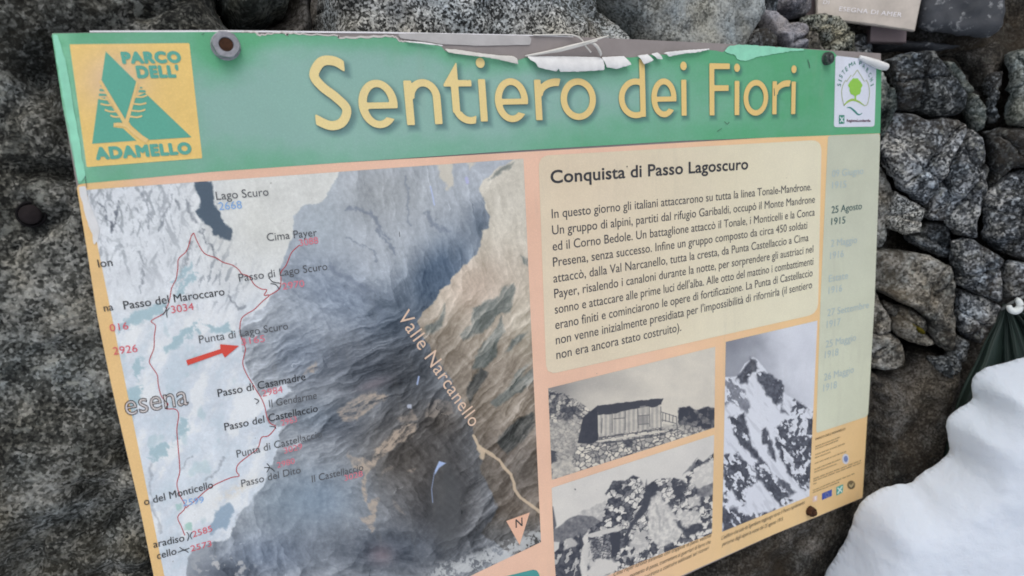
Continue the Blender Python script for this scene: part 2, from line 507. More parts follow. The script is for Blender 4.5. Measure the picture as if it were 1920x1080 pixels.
def tube(path, rad, seg=8, closed_ends=True):
    p = np.array(path, float); n = len(p); rad = np.full(n, rad) if np.isscalar(rad) else np.interp(np.linspace(0, 1, n), np.linspace(0, 1, len(rad)), rad)
    t = np.gradient(p, axis=0); t /= np.linalg.norm(t, axis=1)[:, None] + 1e-12
    V = []; Fc = []
    ref = np.array([0, 0, 1.0]) if abs(t[0][2]) < .9 else np.array([1.0, 0, 0])
    for i in range(n):
        a = np.cross(t[i], ref); a /= np.linalg.norm(a); b = np.cross(t[i], a)
        for k in range(seg):
            an = 2 * math.pi * k / seg
            V.append(p[i] + rad[i] * (math.cos(an) * a + math.sin(an) * b))
        if i:
            for k in range(seg):
                A = (i - 1) * seg + k; B = (i - 1) * seg + (k + 1) % seg
                Fc.append([A, B, B + seg, A + seg])
    if closed_ends:
        Fc.append(list(range(seg))[::-1]); Fc.append([(n - 1) * seg + k for k in range(seg)])
    return V, Fc

def facet_noise(x, z, s, seed):
    """broken-rock relief: flat planes that meet in sharp creases"""
    x = x / s + .25 * fbm(x / s, z / s, seed, 3); z = z / s + .25 * fbm(x / s, z / s, seed + 7, 3)
    xi, zi = np.floor(x), np.floor(z); best = np.full(np.shape(x), -9.0)
    for i in (-1, 0, 1):
        for j in (-1, 0, 1):
            cx, cz = xi + i, zi + j
            h = [np.abs(np.sin(cx * a + cz * b + seed * 1.3) * 43758.5) % 1 for a, b in ((127.1, 311.7), (269.5, 183.3), (419.2, 371.9), (57.3, 91.7), (211.1, 37.7))]
            dx, dz = x - cx - h[0], z - cz - h[1]
            best = np.maximum(best, .5 * h[2] + 1.1 * (h[3] - .5) * dx + 1.1 * (h[4] - .5) * dz - .55 * (dx * dx + dz * dz))
    return best

# ================================================================== STRUCTURE: ground, wall core
def ground():
    n = 90; xs = np.concatenate([np.linspace(-60, -4, 12), np.linspace(-3.8, 4.8, 60), np.linspace(5, 60, 12)])
    ys = np.concatenate([np.linspace(-60, -5, 12), np.linspace(-4.8, 3, 50), np.linspace(4, 60, 12)])
    X, Y = np.meshgrid(xs, ys); Z = .07 * fbm(X * .9, Y * .9, 2.2, 4) - .05
    i = np.arange(X.size).reshape(X.shape)
    q = np.stack([i[:-1, :-1].ravel(), i[:-1, 1:].ravel(), i[1:, 1:].ravel(), i[1:, :-1].ravel()], 1)
    o = obj('snow_ground', np.stack([X.ravel(), Y.ravel(), Z.ravel()], 1), q, 'snow'); tag(o, kind='structure')
ground()

def wall_core():
    # in plan: behind the sign, then forward along the turned wall
    t = TURN.world([[.03, .150, 0], [2.6, .150, 0]])
    plan = catmull([(-2.0, .34, 0), (0, .34, 0), (.85, .32, 0), (.97, .27, 0), *[tuple(t[0] + (t[1] - t[0]) * k) for k in (.0, .15, .3, .5, .75, 1.0)]], 24)
    plan = np.stack([np.interp(np.linspace(0, len(plan) - 1, 420), np.arange(len(plan)), plan[:, k]) for k in range(3)], 1); zs = np.linspace(-.2, 2.3, 240)
    X = np.repeat(plan[None, :, 0], len(zs), 0); Z = np.repeat(zs[:, None], len(plan), 1); Y = np.repeat(plan[None, :, 1], len(zs), 0) + .02 * fbm(X * 12, Z * 12, 1.0, 5) - .045 * facet_noise(X, Z, .10, 3.3)
    front = np.stack([X.ravel(), Y.ravel(), Z.ravel()], 1); back = front.copy(); back[:, 1] = 1.2
    i = np.arange(X.size).reshape(X.shape)
    q = np.stack([i[:-1, :-1].ravel(), i[:-1, 1:].ravel(), i[1:, 1:].ravel(), i[1:, :-1].ravel()], 1)
    N = X.size; Fc = q.tolist() + (q[:, ::-1] + N).tolist()
    rim = np.concatenate([i[0, :], i[1:, -1], i[-1, -2::-1], i[-2:0:-1, 0]])
    for a, b in zip(rim, np.roll(rim, -1)): Fc.append([b, a, a + N, b + N])
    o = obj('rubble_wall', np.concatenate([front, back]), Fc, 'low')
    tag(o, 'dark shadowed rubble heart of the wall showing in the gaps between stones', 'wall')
wall_core()

# ------------------------------------------------------------------ stones
SG = 'stones of the mountain wall behind the sign'
def boulder(name, pts, y0, B, mat, label, step=.006, amp=.012, freq=9, depth=.22, fine=.0022, tilt=(0, 0), cracks=(), clamp=None, seed=0.0, it=1, dents=(), cat='boulder', bulge=None, rid=.004, drop=.09, facets=0, slant=0.0, zc=0.0, edge=.004, pw=2.4, group=None, rim=1.0, fac=0.0, fs=.05, splits=0, fr=FLAT, dome=False, taper=.10, grow=0.0):
    """big stone: front face as a fine relief that turns back at its traced outline"""
    pp = smooth_poly(pts, it) if it else np.array(pts, float); rs = np.random.RandomState(int(seed * 10) + 5)
    rr_ = fr.ray(pp[:, 0], pp[:, 1]); tt = (y0 + slant * (CAM[2] - zc) - fr.cam[1]) / (rr_[:, 1] - slant * rr_[:, 2]); P = (fr.cam + rr_ * tt[:, None])[:, [0, 2]]
    lo, hi = P.min(0), P.max(0); c = (lo + hi) / 2
    def warp(U, V): return edge * fbm(U * 40, V * 40, seed, 4, .6)
    fn = lambda U, V: polysdf(U, V, P) + warp(U, V) - grow
    nx = int((hi[0] - lo[0]) / step) + 2; ny = int((hi[1] - lo[1]) / step) + 2; pd = .004 + grow + edge
    UV, Fc = sdf_mesh(fn, lo[0] - pd, hi[0] + pd, lo[1] - pd, hi[1] + pd, nx, ny)
    d = np.maximum(0, grow - polysdf(UV[:, 0], UV[:, 1], P) - warp(UV[:, 0], UV[:, 1]))
    k = np.clip(d / B, 0, 1); prof = np.sqrt(np.clip(1 - (1 - k) ** pw, 0, 1))
    x, z = UV[:, 0], UV[:, 1]
    if dome:                                   # evenly inflated surface (membrane over the outline)
        g = 150; gx = np.linspace(lo[0] - .01, hi[0] + .01, g); gz = np.linspace(lo[1] - .01, hi[1] + .01, g); GX, GZ = np.meshgrid(gx, gz)
        mk = inside(GX, GZ, P).astype(float); H_ = np.zeros((g, g))
        for _ in range(4000): H_[1:-1, 1:-1] = .25 * (H_[:-2, 1:-1] + H_[2:, 1:-1] + H_[1:-1, :-2] + H_[1:-1, 2:] + 1.0) * mk[1:-1, 1:-1]
        fx = np.clip((UV[:, 0] - gx[0]) / (gx[1] - gx[0]), 0, g - 1.001); fz = np.clip((UV[:, 1] - gz[0]) / (gz[1] - gz[0]), 0, g - 1.001); ix = fx.astype(int); iz = fz.astype(int); fx -= ix; fz -= iz
        hs_ = (H_[iz, ix] * (1 - fx) + H_[iz, ix + 1] * fx) * (1 - fz) + (H_[iz + 1, ix] * (1 - fx) + H_[iz + 1, ix + 1] * fx) * fz
        prof = np.sqrt(np.clip(hs_ / H_.max(), 0, 1)) ; prof = 1 - (1 - prof) ** 4.0; k_ = np.clip(d / .075, 0, 1); prof = (1 - (1 - k_) ** 3) * (.55 + .45 * prof)
    Y = np.zeros(len(x)) + y0 + slant * (z - zc)
    Rm = math.sqrt(np.prod(hi - lo)) / 2
    for q_ in range(facets):
        a_ = (1.5, -1.5, .2)[q_] + rs.uniform(-.7, .7) if q_ < 3 else rs.uniform(0, 6.3)
        Y = np.maximum(Y, y0 + np.minimum(min(.02, .24 * Rm), rs.uniform(.45, 1.5) * ((x - c[0]) * math.cos(a_) + (z - c[1]) * math.sin(a_) - rs.uniform(.1, .62) * Rm)))
    if fac: Y -= fac * facet_noise(x, z, fs, seed)
    for q_ in range(splits):
        a_ = rs.uniform(0, 3.14); o_ = rs.uniform(-.3, .3) * Rm
        l_ = (x - c[0]) * math.cos(a_) + (z - c[1]) * math.sin(a_) - o_ + .12 * Rm * fbm(x * 2.2 / Rm, z * 2.2 / Rm, seed + q_, 4, .6)
        Y += np.where(l_ > 0, rs.uniform(.002, .007), 0) + .009 * np.exp(-(l_ / .0022) ** 2)
    Y += drop * (rim - prof) + amp * (fbm(x * freq, z * freq, seed, 5, .55) - .35) + fine * fbm(x * 75, z * 75, seed + 4, 4, .65)
    Y += tilt[0] * (x - c[0]) + tilt[1] * (z - c[1])
    Q = None
    for pth, wd, dep in cracks:
        q = fr.uv(np.array(pth)[:, 0], np.array(pth)[:, 1], y0)
        dd = segdist(x + .004 * fbm(x * 50, z * 50, 9, 3), z + .004 * fbm(x * 50, z * 50, 12, 3), q)
        Y += dep * np.exp(-(dd / wd) ** 2)
    for (qx, qy), r, dep in dents:
        q = fr.uv(qx, qy, y0); Y += dep * np.exp(-((x - q[0]) ** 2 + (z - q[1]) ** 2) / r ** 2)
    if bulge: Y += bulge[0] * np.maximum(0, z - bulge[1]) + bulge[2] * np.maximum(0, bulge[1] - .06 - z)
    Y += rid * (.8 - ridged(x * 14, z * 14, seed + 2, 6, .62))
    if clamp is not None:                      # never push through the sign
        wy = fr.world(np.stack([x, Y, z], 1))[:, 1]; wx = fr.world(np.stack([x, Y, z], 1))[:, 0]
        Y = np.where(wx < 1.03, Y + np.maximum(0, clamp - wy), Y)
    N = len(UV); V = np.stack([x, Y, z], 1)
    # skirt and back so that the stone is a solid
    ec = {}
    for f in Fc:
        for a, b in zip(f, f[1:] + f[:1]): ec[(a, b)] = 1
    rim = [(a, b) for (a, b) in ec if (b, a) not in ec]
    rv = sorted({a for e in rim for a in e}); mp = {a: N + n for n, a in enumerate(rv)}
    Bv = V[rv].copy(); dw = np.maximum(.02, y0 + depth - Bv[:, 1]); ax = np.array([c[0], y0, c[1]]) - fr.cam; ax = ax / ax[1]
    Bv = Bv + dw[:, None] * ax                 # the hidden flank tapers back into the wall
    Bv[:, [0, 2]] += (np.array([c[0], c[1]]) + depth * ax[[0, 2]] - Bv[:, [0, 2]]) * taper
    V = np.concatenate([V, Bv]); Fc = Fc + [[b, a, mp[a], mp[b]] for a, b in rim]
    o = obj(name, fr.world(V), Fc, mat, origin=fr.world((c[0], y0, c[1]))); tag(o, label, cat, group); return o

def stone(pts, y0, mat, label, H=.36, depth=.13, facets=6, seed=0, name='wall_stone', amp=.05, cat='stone', group=SG, smooth_it=1, rings=26, nth=110, toward=.5, power=4.5, gap=.985, relax=0.0, edge=.045):
    rs = np.random.RandomState(seed * 7 + 3)
    p = np.array(pts, float)
    if smooth_it: p = smooth_poly(p, smooth_it)
    P = uv(p[:, 0], p[:, 1], y0)
    A = .5 * np.sum(P[:, 0] * np.roll(P[:, 1], -1) - np.roll(P[:, 0], -1) * P[:, 1])
    cr = P[:, 0] * np.roll(P[:, 1], -1) - np.roll(P[:, 0], -1) * P[:, 1]
    c = np.array([np.sum((P[:, 0] + np.roll(P[:, 0], -1)) * cr), np.sum((P[:, 1] + np.roll(P[:, 1], -1)) * cr)]) / (6 * A)
    th = np.linspace(0, 2 * math.pi, nth, endpoint=False); R = np.zeros(nth)
    for i, a in enumerate(th):
        d = np.array([math.cos(a), math.sin(a)]); best = 0
        for j in range(len(P)):
            q0 = P[j] - c; q1 = P[(j + 1) % len(P)] - c; e = q1 - q0
            den = d[0] * e[1] - d[1] * e[0]
            if abs(den) < 1e-12: continue
            t = (q0[0] * e[1] - q0[1] * e[0]) / den; s = (q0[0] * d[1] - q0[1] * d[0]) / den
            if t > 0 and -1e-9 <= s <= 1 + 1e-9: best = max(best, t)
        R[i] = best
    R = np.maximum(R, .2 * R.mean()) * gap
    if edge: R = R * (1 + edge * (fbm(np.cos(th) * 2.6, np.sin(th) * 2.6, seed * 1.9, 4, .65)) - .01)
    Rs = np.array([np.mean(np.take(R, np.arange(i - nth // 9, i + nth // 9 + 1), mode='wrap')) for i in range(nth)]) if relax else R
    Rm = math.sqrt(abs(A) / math.pi); Hm = H * Rm
    cen = np.array([c[0], y0, c[1]])
    tc = CAM - cen; tc /= np.linalg.norm(tc)
    ax = toward * tc + (1 - toward) * np.array([0, -1.0, 0]); ax /= np.linalg.norm(ax)
    rr = 1 - (1 - np.linspace(0, 1, rings)) ** 1.7; rr[0] = 0
    V = [cen * 0]; rows = []
    pl = [(rs.uniform(0, 2 * math.pi) if k_ > 1 else (1.3 + rs.uniform(-.5, .5) if k_ else -1.6 + rs.uniform(-.6, .6)), rs.uniform(.35, 1.3), rs.uniform(.6, 1.0)) for k_ in range(facets)]
    pts3 = []
    for r in rr[1:]:
        Re = R + (Rs - R) * (1 - r ** relax) if relax else R; x = r * Re * np.cos(th); z = r * Re * np.sin(th)
        h = Hm * np.clip(1 - r ** power, 0, 1) ** .5 + 0 * x
        for (a, g, k) in pl:
            h = np.minimum(h, Hm * k - g * Hm / Rm * (x * math.cos(a) + z * math.sin(a)))
        pts3.append((x, z, h))
    h0 = min([Hm] + [Hm * k for _, _, k in pl])
    V = [[c[0], 0, c[1]]]; hh = [h0]
    for x, z, h in pts3:
        for i in range(nth): V.append([c[0] + x[i], 0, c[1] + z[i]]); hh.append(max(h[i], -.3 * Hm))
    V = np.array(V); hh = np.array(hh)
    f = 1.6 / Rm; sd = seed * 3.77
    n = fbm(V[:, 0] * f, V[:, 2] * f, sd, 6, .58)
    n2 = fbm(V[:, 0] * 90, V[:, 2] * 90, sd + 3, 3, .6)
    hh = hh + amp * Rm * 1.6 * n + .0016 * n2 + amp * Rm * .9 * (ridged(V[:, 0] * f * 1.3, V[:, 2] * f * 1.3, sd + 8, 5, .6) - .8)
    V[:, 1] = y0; V = V + hh[:, None] * ax
    Fc = []
    for i in range(nth): Fc.append([0, 1 + (i + 1) % nth, 1 + i])
    for k in range(rings - 2):
        a = 1 + k * nth
        for i in range(nth): Fc.append([a + i, a + (i + 1) % nth, a + nth + (i + 1) % nth, a + nth + i])
    last = 1 + (rings - 2) * nth; base = len(V); ring = V[last:last + nth]
    ext = []
    for s, dp in ((.97, .25), (.9, .6), (.75, 1.0)):
        q = ring.copy(); q[:, 0] = c[0] + (q[:, 0] - c[0]) * s; q[:, 2] = c[1] + (q[:, 2] - c[1]) * s
        q[:, 1] = y0 + dp * depth; ext.append(q)
    prev = last
    V = np.concatenate([V] + ext)
    for k in range(3):
        b = base + k * nth
        for i in range(nth): Fc.append([prev + i, prev + (i + 1) % nth, b + (i + 1) % nth, b + i])
        prev = b
    Fc.append([prev + i for i in range(nth)])
    Fc = [f_[::-1] for f_ in Fc]
    o = obj(name, V, Fc, mat, origin=cen); tag(o, label, cat, group); return o

boulder('boulder', [(-700, -200), (405, -200), (412, -20), (418, 0), (430, 22), (446, 46), (470, 90), (560, 250), (800, 500), (1050, 800), (1120, 1000), (1130, 1350), (-700, 1350)],
        .035, .06, 'left', 'huge dark lichen-speckled boulder filling the left edge beside the sign', step=.0055, amp=.05, freq=5, fine=.004, clamp=.014,
        cracks=[([(60, 320), (150, 330), (215, 300)], .01, .02), ([(30, 470), (110, 420), (150, 360)], .006, .014), ([(200, 300), (130, 240), (60, 150)], .008, .010), ([(240, 40), (320, 20), (345, 0)], .006, .016)],
        dents=[((95, 145), .03, .02), ((62, 400), .014, .012)], seed=1.5, group=SG, fac=.042, fs=.12, bulge=(.20, 1.16, .16), rid=.011)
boulder('boulder', [(418, -160), (418, 0), (432, 22), (448, 45), (470, 47), (494, 34), (522, 21), (545, 8), (556, -10), (560, -160)],
        .05, .03, 'green', 'greenish grey rounded stone above the top left nut, between two cracks', step=.003, amp=.02, freq=9, seed=4.2, depth=.12, group=SG)
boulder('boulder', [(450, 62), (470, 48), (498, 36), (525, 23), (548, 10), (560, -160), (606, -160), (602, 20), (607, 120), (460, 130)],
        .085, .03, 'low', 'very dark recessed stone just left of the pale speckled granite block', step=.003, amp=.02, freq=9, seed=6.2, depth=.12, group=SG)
boulder('boulder', [(618, -160), (614, 0), (609, 50), (625, 200), (1240, 200), (1192, 72), (1176, 48), (1159, 22), (1137, 0), (1110, -160)],
        .04, .03, 'pale', 'large pale speckled granite block behind the torn top edge of the sign', step=.0045, amp=.03, freq=6, seed=8.1, clamp=.016, fac=.02, fs=.10,
        cracks=[([(612, 45), (680, 25), (735, 38), (745, 60)], .012, .02), ([(1080, -20), (1100, 20), (1130, 50)], .012, .012)], depth=.15, group=SG)
boulder('boulder', [(1122, -160), (1141, 0), (1164, 22), (1181, 48), (1197, 72), (1240, 200), (1420, 200), (1404, 84), (1407, 66), (1421, 50), (1428, 26), (1417, 0), (1400, -160)],
        .045, .025, 'smooth', 'pale grey rounded block with a brown-stained right face above the word Fiori', step=.0045, amp=.03, freq=6, seed=12.1, clamp=.016, fac=.018, fs=.09,
        cracks=[([(1350, -20), (1362, 20), (1366, 60), (1372, 90)], .014, .012)], depth=.15, group=SG)
boulder('boulder', [(1700, 655), (1748, 650), (1765, 655), (1785, 672), (1786, 710), (1768, 745), (1752, 790), (1748, 840), (1700, 910), (1660, 1000), (1620, 1400), (900, 1400), (860, 900), (1300, 720), (1560, 640), (1630, 694), (1670, 700), (1700, 684)],
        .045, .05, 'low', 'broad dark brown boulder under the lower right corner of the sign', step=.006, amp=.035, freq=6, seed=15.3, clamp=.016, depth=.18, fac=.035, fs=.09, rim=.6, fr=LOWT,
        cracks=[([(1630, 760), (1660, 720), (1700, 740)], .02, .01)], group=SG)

ST = [
 # points, depth, material, label, H, extra
 ([(1404, 84), (1409, 66), (1424, 60), (1440, 48), (1452, 52), (1466, 70), (1481, 92), (1478, 130), (1404, 130)], .075, 'darkg', 'small dark stone wedged low beside the lavender-grey stone', .25),
 ([(1420, -40), (1419, 0), (1430, 28), (1440, 45), (1449, 34), (1446, 10), (1444, -40)], .08, 'darkg', 'narrow black-green stone between the brown-stained block and the lavender-grey stone', .25),
 ([(1447, -40), (1447, 12), (1470, 18), (1483, 28), (1505, 30), (1514, 20), (1514, -40)], .085, 'lav', 'mauve stone at the top edge left of the pale plaque', .3),
 ([(1449, 14), (1468, 20), (1483, 30), (1514, 46), (1517, 58), (1510, 90), (1505, 130), (1490, 130), (1482, 90), (1468, 63), (1452, 35)], .06, 'lav', 'smooth lavender-grey tapering stone standing above the sign', .3),
 ([(1518, 31), (1546, 26), (1558, 34), (1555, 52), (1549, 73), (1541, 79), (1530, 63), (1518, 47)], .06, 'lichen', 'small wedge-shaped stone with a pale top below the plaque left corner', .35),
 ([(1517, 52), (1528, 64), (1540, 82), (1545, 95), (1546, 130), (1508, 130), (1511, 90)], .065, 'beige', 'small brownish stone just left of the black V-shaped crack', .3),
 ([(1560, 35), (1573, 30), (1590, 41), (1601, 48), (1603, 64), (1601, 81), (1604, 100), (1602, 130), (1550, 130), (1549, 92), (1550, 79), (1557, 56)], .055, 'lichen', 'yellow-grey lichen-covered stone directly under the pale plaque', .35),
 ([(1604, 67), (1617, 64), (1629, 71), (1630, 92), (1632, 125), (1606, 125), (1605, 96)], .07, 'grey', 'little blue-grey stone beside the mauve board under the plaque', .35),
 ([(1636, 130), (1655, 133), (1667, 149), (1676, 158), (1682, 180), (1682, 205), (1673, 218), (1664, 240), (1653, 258), (1630, 258)], .045, 'green', 'pale greenish sliver of stone against the upper right edge of the sign', .35),
 ([(1667, 112), (1693, 102), (1717, 97), (1752, 94), (1762, 108), (1777, 130), (1792, 142), (1808, 177), (1810, 197), (1800, 212), (1783, 217), (1750, 219), (1717, 209), (1684, 206), (1684, 180), (1676, 156)], .05, 'darkg', 'large dark granite stone with a shadowed hollow, right of the tree logo', .30),
 ([(1682, 210), (1717, 212), (1750, 222), (1780, 219), (1807, 221), (1820, 235), (1820, 248), (1804, 270), (1777, 311), (1776, 330), (1762, 346), (1738, 386), (1717, 372), (1681, 349), (1678, 331), (1665, 326), (1655, 308), (1648, 270), (1660, 246), (1672, 222)], .04, 'grey', 'biggest speckled blue-grey stone, tapering to a point beside the timeline strip', .26),
 ([(1762, 349), (1775, 338), (1777, 370), (1778, 410), (1760, 414), (1729, 406), (1740, 389)], .055, 'grey', 'small triangular stone tucked under the point of the biggest speckled stone', .3),
 ([(1777, 113), (1798, 112), (1815, 137), (1825, 162), (1831, 175), (1843, 187), (1849, 205), (1849, 222), (1847, 240), (1832, 244), (1824, 225), (1813, 203), (1813, 180), (1801, 155), (1788, 135)], .06, 'green', 'slender curved green-grey stone leaning along the dark hollow', .4),
 ([(1818, 262), (1834, 241), (1850, 258), (1854, 275), (1858, 300), (1860, 318), (1855, 345), (1853, 365), (1842, 376), (1840, 400), (1836, 430), (1832, 444), (1802, 441), (1789, 427), (1780, 408), (1780, 352), (1782, 316), (1789, 305), (1806, 279)], .04, 'grey', 'tall upright blue-grey block with a pale pink right edge', .3),
 ([(1636, 308), (1650, 309), (1662, 328), (1672, 354), (1671, 377), (1663, 403), (1661, 464), (1632, 468)], .045, 'beige', 'narrow grey-brown stone hugging the right edge of the sign beside the dark date', .3),
 ([(1681, 358), (1717, 378), (1735, 393), (1725, 406), (1728, 418), (1727, 436), (1700, 439), (1665, 429), (1663, 404), (1674, 381)], .035, 'pale', 'light angular stone with a lit upper face and brown underside', .42),
 ([(1734, 420), (1760, 417), (1777, 418), (1788, 430), (1789, 446), (1787, 465), (1780, 482), (1768, 483), (1750, 474), (1710, 457), (1703, 444)], .065, 'darkg', 'dark stone hanging over the big pale rounded stone', .35),
 ([(1858, 140), (1873, 132), (1880, 138), (1874, 163), (1871, 197), (1867, 230), (1857, 234), (1856, 165)], .09, 'darkg', 'thin dark upright sliver inside the hollow near the right edge', .4),
 ([(1898, 137), (1908, 102), (1925, 90), (1990, 80), (2000, 236), (1890, 236), (1886, 215), (1893, 180)], .07, 'green', 'uppermost dark green-grey stone at the right edge of the wall', .3),
 ([(1860, 248), (1886, 240), (1960, 240), (2010, 240), (2010, 295), (1960, 302), (1905, 315), (1863, 349), (1862, 293)], .06, 'darkg', 'dark green stone above the thin slanting gap at the right edge', .3),
 ([(1863, 358), (1892, 342), (1902, 331), (1960, 308), (2020, 300), (2020, 500), (1960, 500), (1917, 484), (1880, 467), (1852, 449), (1845, 438), (1851, 380)], .05, 'grey', 'large stone at the right edge with a speckled lower face, above the green tarp', .3),
 ([(1793, 456), (1804, 452), (1818, 449), (1834, 450), (1880, 485), (1883, 495), (1879, 507), (1881, 543), (1882, 571), (1860, 562), (1830, 548), (1801, 537), (1799, 510), (1793, 495)], .035, 'grey', 'angular two-faced stone with a bright speckled right face above the tarp corner', .45),
 ([(1886, 497), (1900, 490), (1960, 505), (2020, 512), (2020, 545), (1960, 548), (1894, 558), (1885, 541), (1883, 508)], .06, 'grey', 'grey stone just above the grey cord of the tarp', .3),
 ([(1632, 470), (1662, 469), (1687, 474), (1725, 479), (1760, 488), (1790, 504), (1797, 523), (1794, 543), (1793, 582), (1798, 603), (1796, 647), (1787, 664), (1764, 646), (1750, 630), (1747, 600), (1719, 581), (1668, 555), (1632, 538)], .03, 'beige', 'big pale rounded stone bulging out at mid height beside the sign', .42),
 ([(1630, 546), (1643, 549), (1655, 567), (1654, 577), (1671, 597), (1669, 616), (1660, 625), (1626, 626)], .045, 'beige', 'small brown-grey stone against the sign left of the black crack', .3),
 ([(1657, 564), (1683, 573), (1684, 580), (1674, 595), (1656, 576)], .05, 'beige', 'smallest chip of stone under the big pale rounded stone', .3),
 ([(1687, 577), (1717, 584), (1743, 601), (1745, 628), (1762, 648), (1740, 651), (1712, 643), (1692, 634), (1675, 617), (1678, 597)], .04, 'beige', 'cracked grey stone carrying a patch of yellow moss', .32),
 ([(1622, 629), (1660, 627), (1691, 638), (1696, 660), (1700, 680), (1670, 696), (1620, 690)], .04, 'beige', 'beige weathered stone below the mossy stone at the edge of the sign', .3),
 ([(1799, 630), (1822, 643), (1817, 675), (1798, 692), (1790, 714), (1773, 706), (1755, 690), (1746, 673), (1784, 668), (1795, 650)], .04, 'darkg', 'dark rough stone just left of the lower part of the tarp', .35),
 ([(1808, 548), (1847, 558), (1880, 576), (1877, 590), (1865, 605), (1850, 625), (1837, 643), (1823, 640), (1804, 622), (1802, 600), (1804, 560)], .04, 'grey', 'speckled stone with a white-flecked right side touching the tarp', .38),
]
for i, s in enumerate(ST):
    pa_ = np.array(s[0], float); fr_ = TURN if pa_[:, 0].mean() > 1500 and pa_[:, 0].max() > 1640 else FLAT
    A_ = fr_.uv(pa_[:, 0], pa_[:, 1], s[1]); ext_ = A_.max(0) - A_.min(0); rm_ = min(ext_)
    boulder('wall_stone', s[0], s[1], min(.007, .10 * rm_), s[2], s[3], step=.0022, amp=min(.006, .055 * rm_), freq=min(16, 1.3 / rm_), fine=.0012, rid=min(.003, .03 * rm_), drop=.024, facets=5, seed=1.7 * (i + 1), it=0 if len(s[0]) > 8 else 1, depth=.12, edge=.004, cat='stone', group=SG, pw=2.0,
            rim=.55, fac=min(.017, .17 * rm_), fs=max(.022, .55 * rm_), splits=2 if rm_ > .05 else 1, grow=.0016 if fr_ is TURN else .003, fr=fr_, clamp=.012)

# patch of moss on the cracked stone
boulder('moss_patch', [(1697, 607), (1712, 606), (1724, 612), (1733, 616), (1739, 626), (1735, 631), (1726, 628), (1715, 618)], .026, .008, simple('yellow_moss', (.075, .062, .006), .95, 0, .5, 300, .002, .1),
        'small cushion of yellow-green moss growing on the cracked grey stone', step=.0012, amp=.006, freq=60, fine=.002, rid=.002, drop=.02, edge=.006, depth=.03, seed=7.7, cat='moss', fr=TURN)

# ------------------------------------------------------------------ top right: board, plaque, slate
def slab(name, pts, y0, y1, mat, label, cat, parent=None, bevel=.002, rough=0.0, fr=TURN):
    p = np.array(pts, float)
    P = fr.uv(p[:, 0], p[:, 1], y0); n = len(P)
    c = P.mean(0)
    V = [[*(c + (q - c) * (1 - bevel / np.linalg.norm(q - c)))[[0]], y0, (c + (q - c) * (1 - bevel / np.linalg.norm(q - c)))[1]] for q in P]
    V += [[q[0], y0 + bevel, q[1]] for q in P] + [[q[0], y1, q[1]] for q in P]
    ar = sum(P[i, 0] * P[(i + 1) % n, 1] - P[(i + 1) % n, 0] * P[i, 1] for i in range(n))
    Fc = [list(range(n)), [2 * n + i for i in range(n)][::-1]]
    for k in range(2):
        for i in range(n): Fc.append([k * n + (i + 1) % n, k * n + i, (k + 1) * n + i, (k + 1) * n + (i + 1) % n])
    if ar < 0: Fc = [f[::-1] for f in Fc]
    o = obj(name, fr.world(V), Fc, mat, parent, False)
    if label: tag(o, label, cat)
    return o
slab('backing_board', [(1510, -260), (1510, 30), (1600, 36), (1634, 47), (1632, 78), (1700, 80), (1714, -260)], .075, .095, 'board', 'mauve-grey board fixed behind the pale plaque', 'board')
pq = empty('plaque', tuple(TURN.W(1640, 20, .05))); tag(pq, 'pale stone plaque with worn white capitals at the top edge right of the sign', 'plaque')
slab('plaque_slab', [(1533, -260), (1531, 34), (1597, 42), (1640, 47), (1716, 58), (1728, 0), (1760, -260)], .050, .058, 'plaque', None, None, pq)
def plaque_text():
    for body, p0, p1, cap in (("ESEGNA DI AMER", (1573, 20), (1690, 32), 8), ("DI", (1543, 7), (1554, 8), 7)):
        v, f = text_geo(body, .0, 0, 1.05); x0, x1 = v[:, 0].min(), v[:, 0].max()
        a = TURN.uv(*p0, .0492); b = TURN.uv(*p1, .0492); L = np.hypot(*(b - a)); d = (b - a) / L; up = np.array([-d[1], d[0]])
        h = np.hypot(*(TURN.uv(p0[0], p0[1] - cap, .0492) - a))
        q = a + np.outer((v[:, 0] - x0) / (x1 - x0) * L, d) + np.outer(v[:, 1] / CAPU * h, up)
        obj('plaque_lettering', TURN.world([[c[0], .0492, c[1]] for c in q]), f, 'letters', pq, False)
plaque_text()
boulder('slate_slab', [(1722, -200), (1719, 30), (1722, 58), (1790, 65), (1850, 73), (1872, 60), (1886, 20), (1890, -200)], .075, .02, 'slate',
        'dark blue-grey slate slab with white specks right of the pale plaque', step=.004, amp=.012, freq=8, seed=21, depth=.1, cat='slate', fr=TURN, drop=.02, rim=.5)
boulder('slate_slab', [(1638, 66), (1718, 66), (1800, 74), (1845, 80), (1800, 92), (1740, 96), (1690, 100), (1640, 100)], .10, .02, 'slate',
        'shadowed dark ledge stone under the pale plaque and the slate slab', step=.004, amp=.012, freq=8, seed=25, depth=.1, cat='stone', fr=TURN)
boulder('wall_stone', [(1760, 100), (1800, 88), (1850, 80), (1890, 60), (1905, 95), (1895, 130), (1880, 140), (1850, 160), (1856, 200), (1850, 220), (1846, 190), (1830, 165), (1815, 130), (1798, 108), (1770, 110)], .115, .02, 'low', 'dark brown stone deep inside the hollow at the upper right', step=.003, seed=6.1, drop=.05, facets=2, depth=.06, cat='stone', group=SG, fr=TURN)

